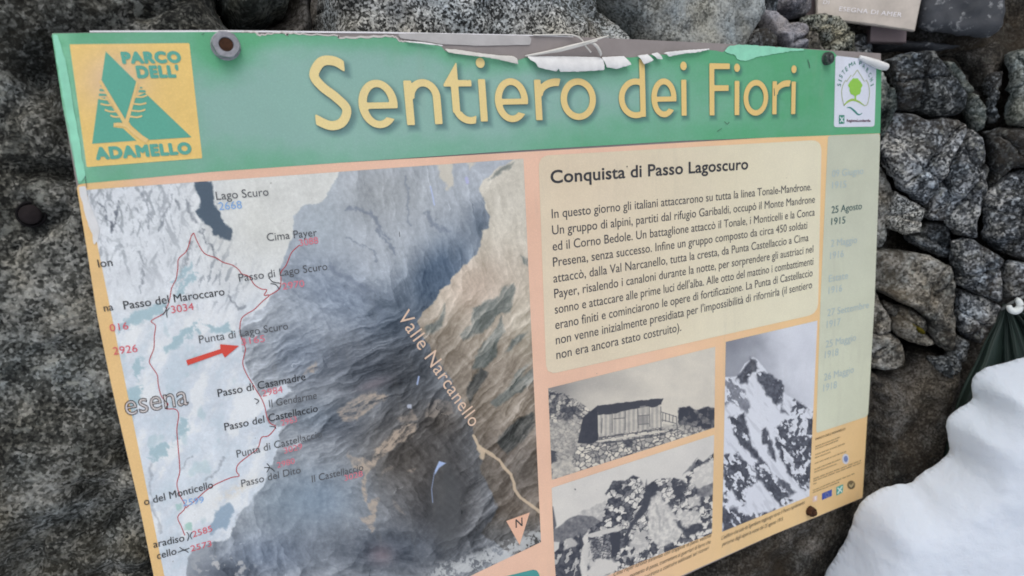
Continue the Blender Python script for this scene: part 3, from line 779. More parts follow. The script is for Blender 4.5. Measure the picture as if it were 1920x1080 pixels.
# ------------------------------------------------------------------ snow bank
snow_pts = [(1617, 934), (1643, 917), (1673, 907), (1707, 903), (1722, 887), (1760, 862), (1776, 845), (1774, 820), (1769, 788), (1781, 771), (1817, 752), (1821, 738), (1816, 716), (1830, 692), (1870, 681), (1920, 668), (2000, 640), (2200, 640), (2420, 800), (2420, 1500), (1950, 1900), (1500, 1700), (1440, 1400), (1500, 1180), (1546, 1075), (1573, 1037), (1597, 983), (1604, 958)]
boulder('snow_bank', snow_pts, -.055, .09, 'snow', 'thick rounded white snow bank filling the lower right corner below the tarp', step=.0042, amp=.011, freq=4.5, fine=.0014, rid=0.0, drop=.085, rim=0.0, slant=.12, zc=.66, edge=.0022, it=1, dome=True, depth=.30, seed=9.1, cat='snow', fr=TURN)

# ------------------------------------------------------------------ tarp with ring and cord
def tarp():
    t = empty('tarpaulin', tuple(TURN.W(1890, 640, .06))); tag(t, 'dark green tarpaulin hanging in folds behind the snow, held by a white ring', 'tarp')
    apex = (1884, 570)
    L = catmull([(1884, 570), (1872, 600), (1850, 640), (1832, 680), (1815, 712), (1795, 760), (1770, 860)], 8)
    Rr = catmull([(1890, 571), (1930, 590), (1990, 640), (2040, 700), (2060, 780), (2060, 860), (2050, 960)], 8)
    n = len(L); mcol = 70; V = []
    for i in range(n):
        k = i / (n - 1)
        for j in range(mcol + 1):
            s = j / mcol
            px = L[i, 0] * (1 - s) + Rr[i, 0] * s; py = L[i, 1] * (1 - s) + Rr[i, 1] * s
            fold = math.sin(s * 26 + 2.0 * k + 1.5 * math.sin(s * 9)) * .010 + math.sin(s * 61 + 1) * .003
            y = .028 - .03 * k + fold * (k ** .55) * 1.5 + .05 * (1 - s) * 0
            V.append(TURN.W(px, py, y))
    V = np.array(V); i = np.arange(n * (mcol + 1)).reshape(n, mcol + 1)
    q = np.stack([i[:-1, :-1].ravel(), i[1:, :-1].ravel(), i[1:, 1:].ravel(), i[:-1, 1:].ravel()], 1)
    B = V.copy(); B[:, 1] += .0025; N = len(V)
    Fc = q.tolist() + (q[:, ::-1] + N).tolist()
    rim = np.concatenate([i[0, :], i[1:, -1], i[-1, -2::-1], i[-2:0:-1, 0]])
    for a, b in zip(rim, np.roll(rim, -1)): Fc.append([a, b, b + N, a + N])
    obj('cloth', np.concatenate([V, B]), Fc, 'tarp', t)
    pth = [TURN.W(1902 + 10.5 * math.cos(a), 572 + 11.5 * math.sin(a), .000) for a in np.linspace(math.radians(-70), math.radians(175), 26)]
    v, f = tube(pth, [.0035, .005, .0058, .005, .0035], 10); obj('ring_hook', v, f, 'ringw', t)
    pth = [TURN.W(x, y, d) for x, y, d in ((1878, 580, .022), (1888, 573, .012), (1900, 566, .006), (1920, 556, .006), (1960, 535, .0), (2040, 495, .0))]
    v, f = tube(catmull(pth, 4), .0022, 8); obj('cord', v, f, 'cord', t)
tarp()

# rusty anchor in the left boulder
def anchor():
    c = W(62, 401, .030); a = empty('anchor_bolt', tuple(c)); tag(a, 'round dark rusty bolt end sunk into the left boulder', 'bolt')
    th = np.linspace(0, 2 * math.pi, 28, endpoint=False)
    def lathe(prof):
        V = []; Fc = []
        for r, y in prof:
            for k in th: V.append([c[0] + r * math.cos(k), c[1] + y, c[2] + r * math.sin(k)])
        for i in range(len(prof) - 1):
            for k in range(28): Fc.append([i * 28 + k, i * 28 + (k + 1) % 28, (i + 1) * 28 + (k + 1) % 28, (i + 1) * 28 + k])
        Fc.append([(len(prof) - 1) * 28 + k for k in range(28)])
        return V, Fc
    v, f = lathe([(.0078, .03), (.0078, -.012), (.0068, -.0135)]); obj('rod', v, f, 'rust2', a)
    v, f = lathe([(.0106, .03), (.0106, -.0085), (.0096, -.0098), (.0084, -.0085), (.0081, .0)]); obj('sleeve', v, f, simple('blackened_iron', (.006, .005, .006), .8, 0, .4, 200, .0006, .2), a)
anchor()

# ================================================================== THE SIGN
sign = empty('information_panel', (0, 0, TLZ - .70))
tag(sign, 'weathered green and peach trail information panel with map and old photographs, bolted to the rock', 'sign')
T = .0035                                             # plate thickness behind y = 0
def plate():
    pts = [(97, 62), (168, 61), (168, 58.5), (420, 57.6), (700, 60), (1000, 66), (1200, 74), (1400, 84), (1560, 94), (1652, 100), (1652, 180), (1650, 250), (1647, 360), (1640, 560), (1630, 720), (1617.5, 934), (1450, 1003), (1280, 1079), (1000, 1215), (350, 1500), (288, 1080), (262, 953), (233, 830), (208, 720), (182, 593), (163, 470), (143, 345), (118, 200)]
    # the lower left corner lies outside the photograph: completed square to the rest
    P = poly_uv(pts)
    P[17] = [.5, TLZ - .7045]; P[18] = [-.0055, TLZ - .705]
    n = len(P); y0 = .0003
    tri = tessellate_polygon([[Vector((p[0], p[1], 0)) for p in P]])
    V = [[p[0], y0, p[1]] for p in P] + [[p[0], T, p[1]] for p in P]
    Fc = [list(t) for t in tri] + [[n + i for i in t][::-1] for t in tri] + [[i, (i + 1) % n, n + (i + 1) % n, n + i] for i in range(n)]
    obj('backing_plate', V, Fc, 'plate', sign, False)
    # plate and laminate edge along the top, sky light on it painted white
    for nm, pp, mt in (('skylit_laminate_edge', [(168, 60.6), (168, 57.6), (420, 56.8), (700, 59.5), (1000, 65.5), (1075, 68.5), (1075, 69.8), (1000, 67.5), (700, 62.6), (420, 60.2)], 'edge'),):
        tri_layer(nm, [pp], S(222, 220, 222), .0004, sign, mt)
plate()

# ---- green header with its torn upper edge
torn = [(97, 63), (168, 62), (300, 60.5), (420, 60), (452, 61), (479, 62), (485, 67), (505, 65), (531, 62), (538, 67), (542, 63), (575, 66), (632, 68), (636, 72), (684, 71), (728, 69), (743, 72), (748, 78), (760, 79), (790, 81), (827, 87), (834, 96), (893, 103), (940, 110), (969, 114), (985, 108), (1050, 110), (1125, 112), (1170, 108), (1185, 108), (1213, 104), (1232, 102), (1250, 103), (1300, 97), (1328, 94), (1342, 95), (1354, 98), (1378, 86), (1395, 84), (1450, 87.5), (1548, 95), (1562, 97), (1570, 106), (1610, 109), (1652, 122)]
right_e = [(1651.5, 180), (1650, 250)]
bot = [(1550, 254), (1280, 264), (960, 283), (640, 305), (400, 322), (147, 345)]
left_e = [(118, 200)]
title_glyphs = []

def glyph_sdf(ch, Wd, xh, cap, t):
    """signed distance of a humanist sans letter of width Wd on the baseline (x, y local metres)"""
    def box(x, y, x0, x1, y0, y1):
        return np.maximum(np.maximum(x0 - x, x - x1), np.maximum(y0 - y, y - y1))
    def ell(x, y, cx, cy, a, b):
        k = np.hypot((x - cx) / a, (y - cy) / b); g = np.hypot((x - cx) / a ** 2, (y - cy) / b ** 2) + 1e-9
        return k * (k - 1) / g
    ov = .02 * cap
    def ring(x, y, x0, x1, y0, y1, tx, ty):
        cx, cy, a, b = (x0 + x1) / 2, (y0 + y1) / 2, (x1 - x0) / 2, (y1 - y0) / 2
        return np.maximum(ell(x, y, cx, cy, a, b), -ell(x, y, cx, cy, a - tx, b - ty))
    def f(x, y):
        if ch == 'o': return ring(x, y, 0, Wd, -ov, xh + ov, t * 1.02, t * .86)
        if ch == 'e':
            r = ring(x, y, 0, Wd, -ov, xh + ov, t * 1.0, t * .84)
            yb = xh * .40
            r = np.maximum(r, -np.maximum(np.maximum(Wd * .5 - x, yb - .001 - y + xh * .0), y - xh * .58 + 0) if False else r)
            cutb = np.maximum(np.maximum(Wd * .45 - x, y - yb), (xh * .20 - (x - Wd * .72) * .25) - y)
            r = np.maximum(r, -cutb)
            return np.minimum(r, box(x, y, t * .5, Wd * .985, yb, yb + t * .72))
        if ch == 'n':
            s1 = box(x, y, 0, t, 0, xh); s2 = box(x, y, Wd - t, Wd, 0, xh * .60)
            a = ring(x, y, t * .25, Wd, xh * .18, xh + ov, t, t * .86)
            a = np.maximum(a, xh * .59 - y)
            return np.minimum(np.minimum(s1, s2), a)
        if ch == 'r':
            s1 = box(x, y, 0, t, 0, xh)
            a = ring(x, y, t * .35, Wd * 1.75, xh * .20, xh + ov, t * .9, t * 1.0)
            a = np.maximum(np.maximum(a, xh * .60 - y), x - Wd - (y - xh * .8) * .35)
            return np.minimum(s1, a)
        if ch == 'i':
            return np.minimum(box(x, y, (Wd - t) / 2, (Wd + t) / 2, 0, xh), np.hypot(x - Wd / 2, y - cap * .93) - t * .62)
        if ch == 'd':
            s = box(x, y, Wd - t, Wd, 0, cap * 1.04)
            return np.minimum(s, np.maximum(ring(x, y, 0, Wd * 1.28, -ov, xh + ov, t, t * .84), x - Wd + t * .4))
        if ch == 'F':
            return np.minimum(np.minimum(box(x, y, 0, t, 0, cap), box(x, y, 0, Wd, cap - t * .85, cap)), box(x, y, 0, Wd * .94, cap * .47, cap * .47 + t * .85))
        if ch == 't':
            x0 = Wd * .24
            s = box(x, y, x0, x0 + t, xh * .25, xh + .001)
            tri = polysdf(x, y, [(0, xh - t * .78), (0, xh - t * .55), (x0 + t, xh * 1.42), (x0 + t, xh - t * .78)])
            c = box(x, y, x0, Wd * .92, xh - t * .78, xh)
            a = ring(x, y, x0, x0 + (Wd - x0) * 1.55, -ov, xh * .85, t, t * .86)
            a = np.maximum(np.maximum(a, y - xh * .27), x - Wd + (y - xh * .1) * -.15)
            return np.minimum(np.minimum(s, c), np.minimum(tri, a))
        if ch == 'S':
            q = catmull([(Wd * .90, cap * .875), (Wd * .66, cap * .955), (Wd * .36, cap * .94), (Wd * .155, cap * .76), (Wd * .30, cap * .60), (Wd * .62, cap * .435), (Wd * .84, cap * .265), (Wd * .70, cap * .08), (Wd * .40, cap * .035), (Wd * .06, cap * .135)], 8)
            d = segdist(x, y, q) - t * .52
            d = np.maximum(d, -np.maximum(x - Wd * .5, -1e9) if False else d)
            d = np.maximum(d, x - Wd * .93 + 0 * y) if False else np.maximum(d, np.where(y > cap * .7, x - Wd * .90, -1))
            return np.maximum(d, np.where(y < cap * .3, Wd * .065 - x, -1))
    return f

_fb = uv(1348, 216); CAPM = _fb[1] * -1 + uv(1348, 119)[1]
XHM = (uv(790, 150.5)[1] - uv(790, 233.5)[1])
STEM = .95 * (uv(777, 200)[0] - uv(761.5, 200)[0])
_b0, _b1 = uv(620, 241.5), uv(1486, 214)
def basev(u): return _b0[1] + (u - _b0[0]) / (_b1[0] - _b0[0]) * (_b1[1] - _b0[1])
for ch, a, b, by in (('S', 583, 661, 240), ('e', 672, 745, 238), ('n', 759, 826, 234), ('t', 833, 890, 231), ('i', 896, 913, 228), ('e', 927, 989, 227), ('r', 1002, 1047, 225), ('o', 1050, 1116, 223),
                     ('d', 1159, 1209, 220), ('e', 1220, 1267, 218), ('i', 1274, 1288, 217), ('F', 1329, 1367, 216), ('i', 1375, 1386, 216), ('o', 1393, 1439, 215), ('r', 1447, 1478, 214), ('i', 1481, 1492, 214)):
    mid = by - 40
    u0 = uv(a, mid)[0]; u1 = uv(b, mid)[0]; v0 = uv((a + b) / 2, by)[1]
    title_glyphs.append((ch, u0, v0, u1 - u0, glyph_sdf(ch, u1 - u0, XHM, CAPM, STEM)))

def green_col(px, py):
    n = fbm(px / 170, py / 90, 1.0, 4); n2 = fbm(px / 30, py / 30, 3.0, 3)
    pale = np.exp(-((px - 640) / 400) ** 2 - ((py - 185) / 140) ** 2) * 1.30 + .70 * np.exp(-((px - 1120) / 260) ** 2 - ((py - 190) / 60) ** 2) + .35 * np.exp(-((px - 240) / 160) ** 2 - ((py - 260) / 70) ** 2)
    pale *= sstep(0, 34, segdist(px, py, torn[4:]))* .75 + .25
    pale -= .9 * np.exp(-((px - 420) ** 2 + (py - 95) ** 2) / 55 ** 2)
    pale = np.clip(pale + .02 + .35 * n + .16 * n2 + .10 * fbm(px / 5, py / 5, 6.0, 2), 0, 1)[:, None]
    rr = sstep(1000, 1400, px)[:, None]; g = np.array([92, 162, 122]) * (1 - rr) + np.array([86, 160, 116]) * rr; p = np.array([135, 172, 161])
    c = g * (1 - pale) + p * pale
    lt = sstep(60, 0, px - (97 + (py - 62) * .165))[:, None]
    c = c + lt * np.array([22, 22, 20]) * (1 + n2[:, None])
    # printed drop shadow of the title
    X, Z = uv(px, py)[..., 0], uv(px, py)[..., 1]
    sh = np.zeros(len(px))
    near = (px > 560) & (px < 1510)
    xs, zs = X[near], Z[near]; s = np.zeros(len(xs))
    for ch, u0, v0, wd, fn in title_glyphs:
        k = (xs > u0 - .012) & (xs < u0 + wd + .018)
        d = fn(xs[k] - u0 - .0032, zs[k] - v0 + .0034)
        s[k] = np.maximum(s[k], sstep(.0052, -.002, d))
    sh[near] = s
    c = c * (1 - .40 * sh[:, None]) + np.array([45, 75, 88]) * (.40 * sh[:, None] * .85)
    return lin(c)

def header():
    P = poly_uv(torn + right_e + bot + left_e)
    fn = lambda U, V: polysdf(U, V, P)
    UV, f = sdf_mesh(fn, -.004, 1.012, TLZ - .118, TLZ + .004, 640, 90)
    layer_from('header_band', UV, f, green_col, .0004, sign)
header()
for k, pts in enumerate([[(1356, 97), (1362, 90), (1368, 86), (1395, 84), (1450, 88), (1500, 92), (1520, 93.5), (1476, 97), (1441, 103), (1428, 105), (1415, 108), (1397, 114), (1381, 112), (1378, 104)]]):
    sdf_poly_layer('peeling_film', pts, S(139, 204, 176), .0011, sign, .0015, .0012, 'flap')
sdf_poly_layer('peeling_film', [(99, 66), (107, 64), (115, 85), (122, 110), (135, 180), (150, 270), (161, 330), (150, 342), (146, 335), (135, 270), (118, 180)], S(126, 196, 166), .0009, sign, .0015, .0008, 'flap')

def title():
    for w0, w1 in ((0, 8), (8, 11), (11, 16)):
        V = []; Fc = []; n = 0
        for ch, u0, v0, wd, fn in title_glyphs[w0:w1]:
            hi = CAPM * 1.12
            UV, f = sdf_mesh(fn, -.003, wd + .003, -.004, hi, max(16, int(wd / .0011)), 70)
            V += [[p[0] + u0, -.0012, p[1] + v0] for p in UV]; Fc += [[i + n for i in g] for g in f]; n += len(UV)
        V = np.array(V); px, _ = project(V[:, 0], V[:, 1], V[:, 2])
        k = sstep(600, 1450, px)[:, None]
        obj('title_word', V, Fc, 'print', sign, False, lin(np.array([224, 204, 146]) * (1 - k) + np.array([221, 189, 122]) * k))
title()

# ---- peach printed sheet below the header
def peach(px, py):
    n = fbm(px / 160, py / 120, 2.0, 4)[:, None]
    a = np.array([224, 184, 160]); b = np.array([216, 184, 134]); cy = np.array([226, 190, 140])
    k = sstep(560, 1000, py)[:, None] * sstep(950, 1500, px)[:, None]
    r = sstep(1150, 1540, px)[:, None]
    l = sstep(330, 150, px - (py - 345) * .21)[:, None]
    c = a * (1 - r) + cy * r; c = c * (1 - k) + b * k
    c = c * (1 - l) + np.array([222, 186, 130]) * l
    tl = (sstep(60, 0, px - 147 - (py - 345) * .2) * sstep(345, 160, py * 0 + py - 200))[:, None]
    return lin(c + 7 * n)
def lower_sheet():
    pts = [(147, 345), (400, 322), (640, 305), (960, 283), (1280, 264), (1550, 254), (1650, 250), (1646.5, 360), (1639.5, 560), (1629.5, 720), (1617, 933), (1450, 1002), (1280, 1078)]
    P = np.concatenate([poly_uv(pts), [[.5, TLZ - .704], [-.005, TLZ - .704]], poly_uv([(288.5, 1080), (262.5, 953), (233.5, 830), (208.5, 720), (182.5, 593), (163.5, 470), (144, 352)])])
    UV, f = sdf_mesh(lambda U, V: polysdf(U, V, P), -.010, 1.012, TLZ - .707, TLZ - .11, 250, 150)
    layer_from('printed_sheet', UV, f, peach, .00025, sign)
lower_sheet()

def rounded(pts, rpx=14, k=6):
    o = []; p = np.array(pts, float); n = len(p)
    for i in range(n):
        a, b, c = p[i - 1], p[i], p[(i + 1) % n]
        s = b + (a - b) / np.linalg.norm(a - b) * rpx; e = b + (c - b) / np.linalg.norm(c - b) * rpx
        for t in np.linspace(0, 1, k): o.append((1 - t) ** 2 * s + 2 * t * (1 - t) * b + t * t * e)
    return np.array(o)

def cream(px, py):
    n = fbm(px / 120, py / 120, 6.0, 4)[:, None]
    r = sstep(1020, 1540, px)[:, None]; d = sstep(300, 700, py)[:, None]
    c = np.array([213, 197, 172]) * (1 - r) + np.array([216, 209, 184]) * r
    return lin(c + d * np.array([2, 4, 4]) + 6 * n)
sdf_poly_layer('text_box', rounded([(1009, 292), (1540, 262), (1533, 588), (1024, 703)], 20), cream, .0005, sign, .006)
def strip_c(px, py):
    d = sstep(250, 780, py)[:, None]
    return lin(np.array([187, 190, 172]) * (1 - d) + np.array([199, 202, 181]) * d + 5 * fbm(px / 60, py / 60, 3, 3)[:, None])
sdf_poly_layer('timeline_strip', [(1552, 254.5), (1650, 250.6), (1646.5, 360), (1639.5, 560), (1627, 780), (1529.5, 812), (1538, 560)], strip_c, .0005, sign, .006)

# ---- paragraphs
L_ = Lettering()
L_.line('Conquista di Passo Lagoscuro', (1032, 343.5), (1402, 317), 23.5, .0007, bold=.020, space=1.02).build('heading_lettering', S(58, 58, 62), sign)
L_ = Lettering()
for s, a, b in (('In questo giorno gli italiani attaccarono su tutta la linea Tonale-Mandrone.', (1034.3, 409.3), (1520.5, 356.5)),
                ('Un gruppo di alpini, partiti dal rifugio Garibaldi, occupò il Monte Mandrone', (1035, 440), (1527, 380)),
                ('ed il Corno Bedole. Un battaglione attaccò il Tonale, i Monticelli e la Conca', (1036, 470), (1526.7, 404)),
                ('Presena, senza successo. Infine un gruppo composto da circa 450 soldati', (1036.7, 500), (1512.7, 428.5)),
                ('attaccò, dalla Val Narcanello, tutta la cresta, da Punta Castellaccio a Cima', (1037.3, 530), (1515, 451.7)),
                ('Payer, risalendo i canaloni durante la notte, per sorprendere gli austriaci nel', (1039, 559), (1524, 473)),
                ("sonno e attaccare alle prime luci dell'alba. Alle otto del mattino i combattimenti", (1040, 588.3), (1524, 496)),
                ('erano finiti e cominciarono le opere di fortificazione. La Punta di Castellaccio', (1041, 617.3), (1522.7, 517.5)),
                ("non venne inizialmente presidiata per l'impossibilità di rifornirla (il sentiero", (1042, 645.7), (1521.7, 540)),
                ('non era ancora stato costruito).', (1043, 673.3), (1276.7, 620))):
    L_.line(s, a, b, 17.2, .0007, bold=.004)
L_.build('paragraph_lettering', S(66, 66, 72), sign)

for d1, d2, a, b, c, d, cl, bd in (('09 Giugno', '1915', (1559, 332), (1618, 326), (1559, 354), (1586, 351.5), (168, 183, 184), .007), ('25 Agosto', '1915', (1558, 400), (1615, 392), (1557.5, 422), (1584, 418.5), (62, 92, 92), .012),
                     ('2 Maggio', '1916', (1557, 463), (1606, 455), (1555.5, 486), (1581, 481.5), (168, 183, 184), .007), ('Estate', '1916', (1553, 529), (1589, 522), (1552.5, 551), (1578, 546), (168, 183, 184), .007),
                     ('27 Settembre', '1917', (1550, 593), (1628, 577), (1549, 615), (1575, 609), (168, 183, 184), .007), ('25 Maggio', '1918', (1547, 652), (1604, 638), (1545.5, 672), (1571, 665.5), (168, 183, 184), .007),
                     ('26 Maggio', '1918', (1544, 714), (1600, 698), (1542.5, 734), (1568, 727), (168, 183, 184), .007)):
    Lettering().line(d1, a, b, 13, .0008, bold=bd).line(d2, c, d, 13, .0008, bold=bd).build('date_lettering', S(*cl), sign)

# ---- park logo
def logo():
    q = lambda pts: [(x / 3, y / 3) for x, y in pts]
    def oc(px, py):
        k = np.exp(-((px - 215) / 60) ** 2 - ((py - 150) / 55) ** 2)[:, None]
        return lin(np.array([226, 192, 118]) * (1 - k) + np.array([212, 182, 148]) * k + 5 * fbm(px / 25, py / 25, 1, 3)[:, None])
    b = sdf_poly_layer('park_emblem', q([(392, 250), (1065, 243), (1138, 890), (488, 940)]), oc, .0006, sign, .0012)
    g = S(92, 163, 143); o = S(222, 190, 128)
    tri_layer('mountain_motif', [q([(595, 290), (767, 460), (705, 672), (572, 450)]), q([(553, 556), (590, 548), (696, 690), (640, 692), (638, 716), (692, 722), (768, 791), (519, 809)]), q([(815, 522), (1077, 772), (832, 788), (738, 706), (722, 680), (765, 545)]),
              q([(566, 475), (580, 480), (584, 487), (566, 486)]), q([(562, 500), (590, 505), (594, 514), (560, 512)]), q([(558, 526), (600, 530), (604, 540), (556, 540)]), q([(790, 488), (802, 492), (800, 498), (786, 497)]), q([(783, 506), (815, 508), (822, 520), (778, 520)])], g, .0008, b)
    st = []
    for p, w_ in (([(562, 455), (610, 535), (665, 625), (702, 690), (750, 742), (830, 795)], [15, 16, 17, 20, 24, 26]), ([(772, 462), (755, 540), (735, 610), (712, 690)], [12, 16, 18, 22]), ([(640, 703), (670, 700), (712, 708)], [18, 18, 20]),
                  ([(560, 556), (590, 560), (614, 562)], 8), ([(566, 584), (600, 592), (638, 592)], 9), ([(590, 618), (620, 628), (652, 628)], 9), ([(622, 650), (645, 658), (672, 658)], 9),
                  ([(762, 546), (800, 546), (828, 536)], 9), ([(752, 584), (790, 588), (824, 580)], 9), ([(742, 622), (785, 626), (818, 617)], 9), ([(732, 655), (770, 660), (800, 652)], 9)):
        st.append((q(catmull(p, 5)), [k / 3 for k in w_] if not np.isscalar(w_) else w_ / 3))
    stroke_layer('branch_motif', st, o, .0010, b)
    for wd_, a, b_, c in (('PARCO', (229.5, 118.5), (341, 116.5), 19), ("DELL'", (257.5, 145.5), (337.5, 144), 20), ('ADAMELLO', (180, 298.5), (360.5, 287), 20)):
        Lettering().line(wd_, a, b_, c, .0009, bold=.072, space=1.14).build('emblem_word', S(92, 162, 146), b)

logo()

# ---- white parks-system sticker
def sticker():
    q = lambda pts: [(1500 + x / 6.355, 90 + y / 6.355) for x, y in pts]
    b = sdf_poly_layer('parks_sticker', rounded(q([(417, 90), (905, 150), (882, 937), (398, 944)]), 5), S(206, 210, 222), .0008, sign, .0015)
    Lt = Lettering()
    for ch, x, y, an in (('S', 460, 440, 85), ('I', 470, 392, 78), ('S', 478, 345, 70), ('T', 508, 300, 60), ('E', 540, 262, 50), ('M', 590, 208, 30), ('A', 637, 184, 14), ('P', 715, 186, -18), ('A', 756, 222, -35), ('R', 797, 276, -50), ('C', 826, 330, -62), ('H', 843, 388, -72), ('I', 850, 450, -80)):
        r = math.radians(an); w2 = {'I': 7, 'M': 26}.get(ch, 17) * .9
        dx, dy = math.cos(r), -math.sin(r); ux, uy = -math.sin(r), -math.cos(r)
        cx, cy = x - ux * 19, y - uy * 19
        p = q([(cx - dx * w2, cy - dy * w2), (cx + dx * w2, cy + dy * w2)])
        Lt.line(ch, p[0], p[1], 40 / 6.355, .0011, bold=.02, angle_up=(ux, uy))
    Lt.build('sticker_lettering', S(58, 122, 110), b)
    stroke_layer('mountain_outline', [(q(catmull([(520, 690), (495, 600), (489, 510), (505, 440), (535, 385)], 4)), 1.1), (q([(535, 385), (546, 402), (600, 325), (620, 340), (675, 262)]), 1.1), (q([(675, 262), (760, 402), (782, 383)]), 1.1), (q(catmull([(782, 383), (808, 440), (820, 540), (806, 630), (790, 675), (760, 690)], 4)), 1.1)], S(146, 158, 100), .0011, b)
    stroke_layer('hill_motif', [(q(catmull([(512, 690), (560, 642), (620, 618), (690, 640), (765, 692)], 6)), [1, 3.4, 4.4, 3.2, 1])], S(152, 182, 84), .0011, b)
    cr = [(650 + 78 * math.cos(a) * (1 + .10 * math.sin(5 * a) + .06 * math.sin(11 * a)), 465 - 106 * math.sin(a) * (1 + .05 * math.sin(7 * a))) for a in np.linspace(0, 2 * math.pi, 60, endpoint=False)]
    tri_layer('tree_motif', [q(cr), q([(643, 520), (657, 520), (660, 630), (640, 630)])], S(140, 190, 80), .0012, b)
    stroke_layer('wave_motif', [(q(catmull([(548, 712), (590, 712), (640, 750), (690, 795), (735, 775)], 6)), [.6, 2.4, 3.4, 2.6, .6])], S(48, 126, 118), .0011, b)
    tri_layer('region_emblem', [q([(457, 800), (522, 800), (520, 902), (455, 905)])], S(48, 128, 108), .0011, b)
    stroke_layer('region_rose', [(q([(468, 820), (508, 885)]), 1.9), (q([(510, 822), (468, 884)]), 1.9)], S(206, 214, 220), .0013, b)
    Lettering().line('RegioneLombardia', q([(548, 880)])[0], q([(832, 880)])[0], 4.6, .0011, bold=.03).build('region_lettering', S(92, 52, 72), b)
sticker()

# ------------------------------------------------------------------ the map
def blocks(px, py, sx, sy, ang=0.0, seed=0.0, warp=.35):
    """angular cells: (random tone of the cell, closeness to its joints)"""
    c_, s_ = math.cos(math.radians(ang)), math.sin(math.radians(ang))
    x = (px * c_ + py * s_) / sx; y = (-px * s_ + py * c_) / sy
    wx_ = warp * fbm(x * 1.3, y * 1.3, seed, 4, .6); wy_ = warp * fbm(x * 1.3, y * 1.3, seed + 8, 4, .6); x = x + 2 * wx_; y = y + 2 * wy_
    xi, yi = np.floor(x), np.floor(y); best = np.full(np.shape(px), 9.0); sec = best.copy(); idv = np.zeros(np.shape(px))
    for i in (-1, 0, 1):
        for j in (-1, 0, 1):
            cx, cy = xi + i, yi + j
            h, h2, h3 = [np.abs(np.sin(cx * a + cy * b + seed) * 43758.5) % 1 for a, b in ((127.1, 311.7), (269.5, 183.3), (419.2, 71.9))]
            d = np.abs(cx + h - x) + np.abs(cy + h2 - y) * .9; nw = d < best
            sec = np.where(nw, best, np.minimum(sec, d)); idv = np.where(nw, h3, idv); best = np.where(nw, d, best)
    return idv, sec - best
def soft(poly, X, Y, w=3.0):
    return sstep(w, -w, polysdf(X, Y, poly))
def map_col(px, py):
    nx = fbm(px / 26, py / 26, 1.0, 6, .62) * 9; ny = fbm(px / 26, py / 26, 9.0, 6, .62) * 9
    X, Y = px + nx, py + ny
    # gullies and ridges of the printed aerial picture, combed along the local slope
    sh = np.zeros(len(px)); wsum = np.zeros(len(px)) + 1e-6
    wx = px + 9 * fbm(px / 40, py / 40, 31.0, 4); wy = py + 9 * fbm(px / 40, py / 40, 37.0, 4)
    for q, (cx, cy, an, la, lb) in enumerate(((600, 430, 55, 60, 24), (710, 370, 80, 90, 20), (820, 470, 72, 80, 18), (600, 570, 28, 60, 14), (550, 660, -25, 70, 13), (690, 690, -18, 90, 12), (620, 800, -22, 80, 14), (740, 800, -42, 80, 15), (860, 640, -52, 80, 17),
                                      (950, 780, -48, 90, 14), (800, 900, 40, 60, 14), (700, 920, 25, 60, 12), (540, 960, 62, 60, 26), (900, 960, -40, 80, 16), (700, 1040, 10, 70, 22), (300, 800, -62, 90, 30), (300, 450, 70, 70, 16))):
        wt = np.exp(-2.2 * ((wx - cx) ** 2 + (wy - cy) ** 2) / (2 * 75.0 ** 2)); k = wt > .004
        c_, s_ = math.cos(math.radians(an)), math.sin(math.radians(an))
        a = wx[k] * c_ + wy[k] * s_; b = -wx[k] * s_ + wy[k] * c_
        lx, ly = 2.0 * (c_ + s_ * .5), 2.0 * (-s_ + c_ * .5)
        def hgt(a, b): return 2.2 * facet_noise(a / la * .8, b / lb * .36, 1.0, q * 2.3) + .8 * facet_noise(a / la * 1.7, b / lb * .9, 1.0, q * 2.3 + 40) + .25 * facet_noise(a / la * 3.5, b / lb * 2.2, 1.0, q * 2.3 + 80)
        d_ = (hgt(a, b) - hgt(a + lx, b + ly)) * 6.0
        n_ = fbm(a / la * 1.6, b / lb * 1.2, q * 2.3, 5, .66)
        sh[k] += wt[k] * (np.clip(d_, -1.2, 1.2) * .75 + n_ * .45); wsum[k] += wt[k]
    sh = sh / wsum; sh = np.clip(sh - np.median(sh), -1, 1)
    n1 = fbm(px / 60, py / 60, 2.0, 5, .6); n2 = fbm(px / 9, py / 9, 5.0, 4, .65); n3 = fbm(px / 22, py / 22, 8.0, 4, .6)
    col = np.empty((len(px), 3)); col[:] = (211, 215, 219)
    def put(c, mk):
        nonlocal col
        mk = np.asarray(mk)[:, None]; col = col * (1 - mk) + np.asarray(c, float) * mk
    # snowfield
    put((190, 200, 212), sstep(560, 760, py) * .5)
    put((207, 207, 200), sstep(300, 480, px) * sstep(620, 420, py) * .8)
    col += (sh * 10 + n2 * 10 + n1 * 10)[:, None]
    # streaked rocks at the upper left and soft blue shading of the snowfield
    sa = fbm((wx * .94 + wy * .34) / 9, (-wx * .34 + wy * .94) / 46, 61.0, 5, .62); sb = fbm((wx * .94 - wy * .34) / 10, (wx * .34 + wy * .94) / 50, 67.0, 5, .62)
    put((126, 132, 139), .62 * sstep(.16, .42, np.maximum(sa, sb)) * sstep(440, 260, px) * sstep(590, 430, py))
    put((104, 112, 122), .55 * sstep(.16, .36, sa) * np.exp(-((px - 400) / 60) ** 2 - ((py - 520) / 60) ** 2))
    sc_ = fbm((X * .5 - Y * .86) / 95, (X * .86 + Y * .5) / 48, 71.0, 5, .55)
    put((178, 194, 204), .5 * sstep(-.05, .5, sc_) * sstep(520, 640, py)); put((224, 226, 226), .7 * sstep(.0, .3, -sc_) * sstep(500, 620, py))
    scr = sstep(.18, .42, n3 + .5 * n2) * sstep(430, 200, px) * sstep(560, 400, py)
    put((140, 146, 150), .5 * scr)
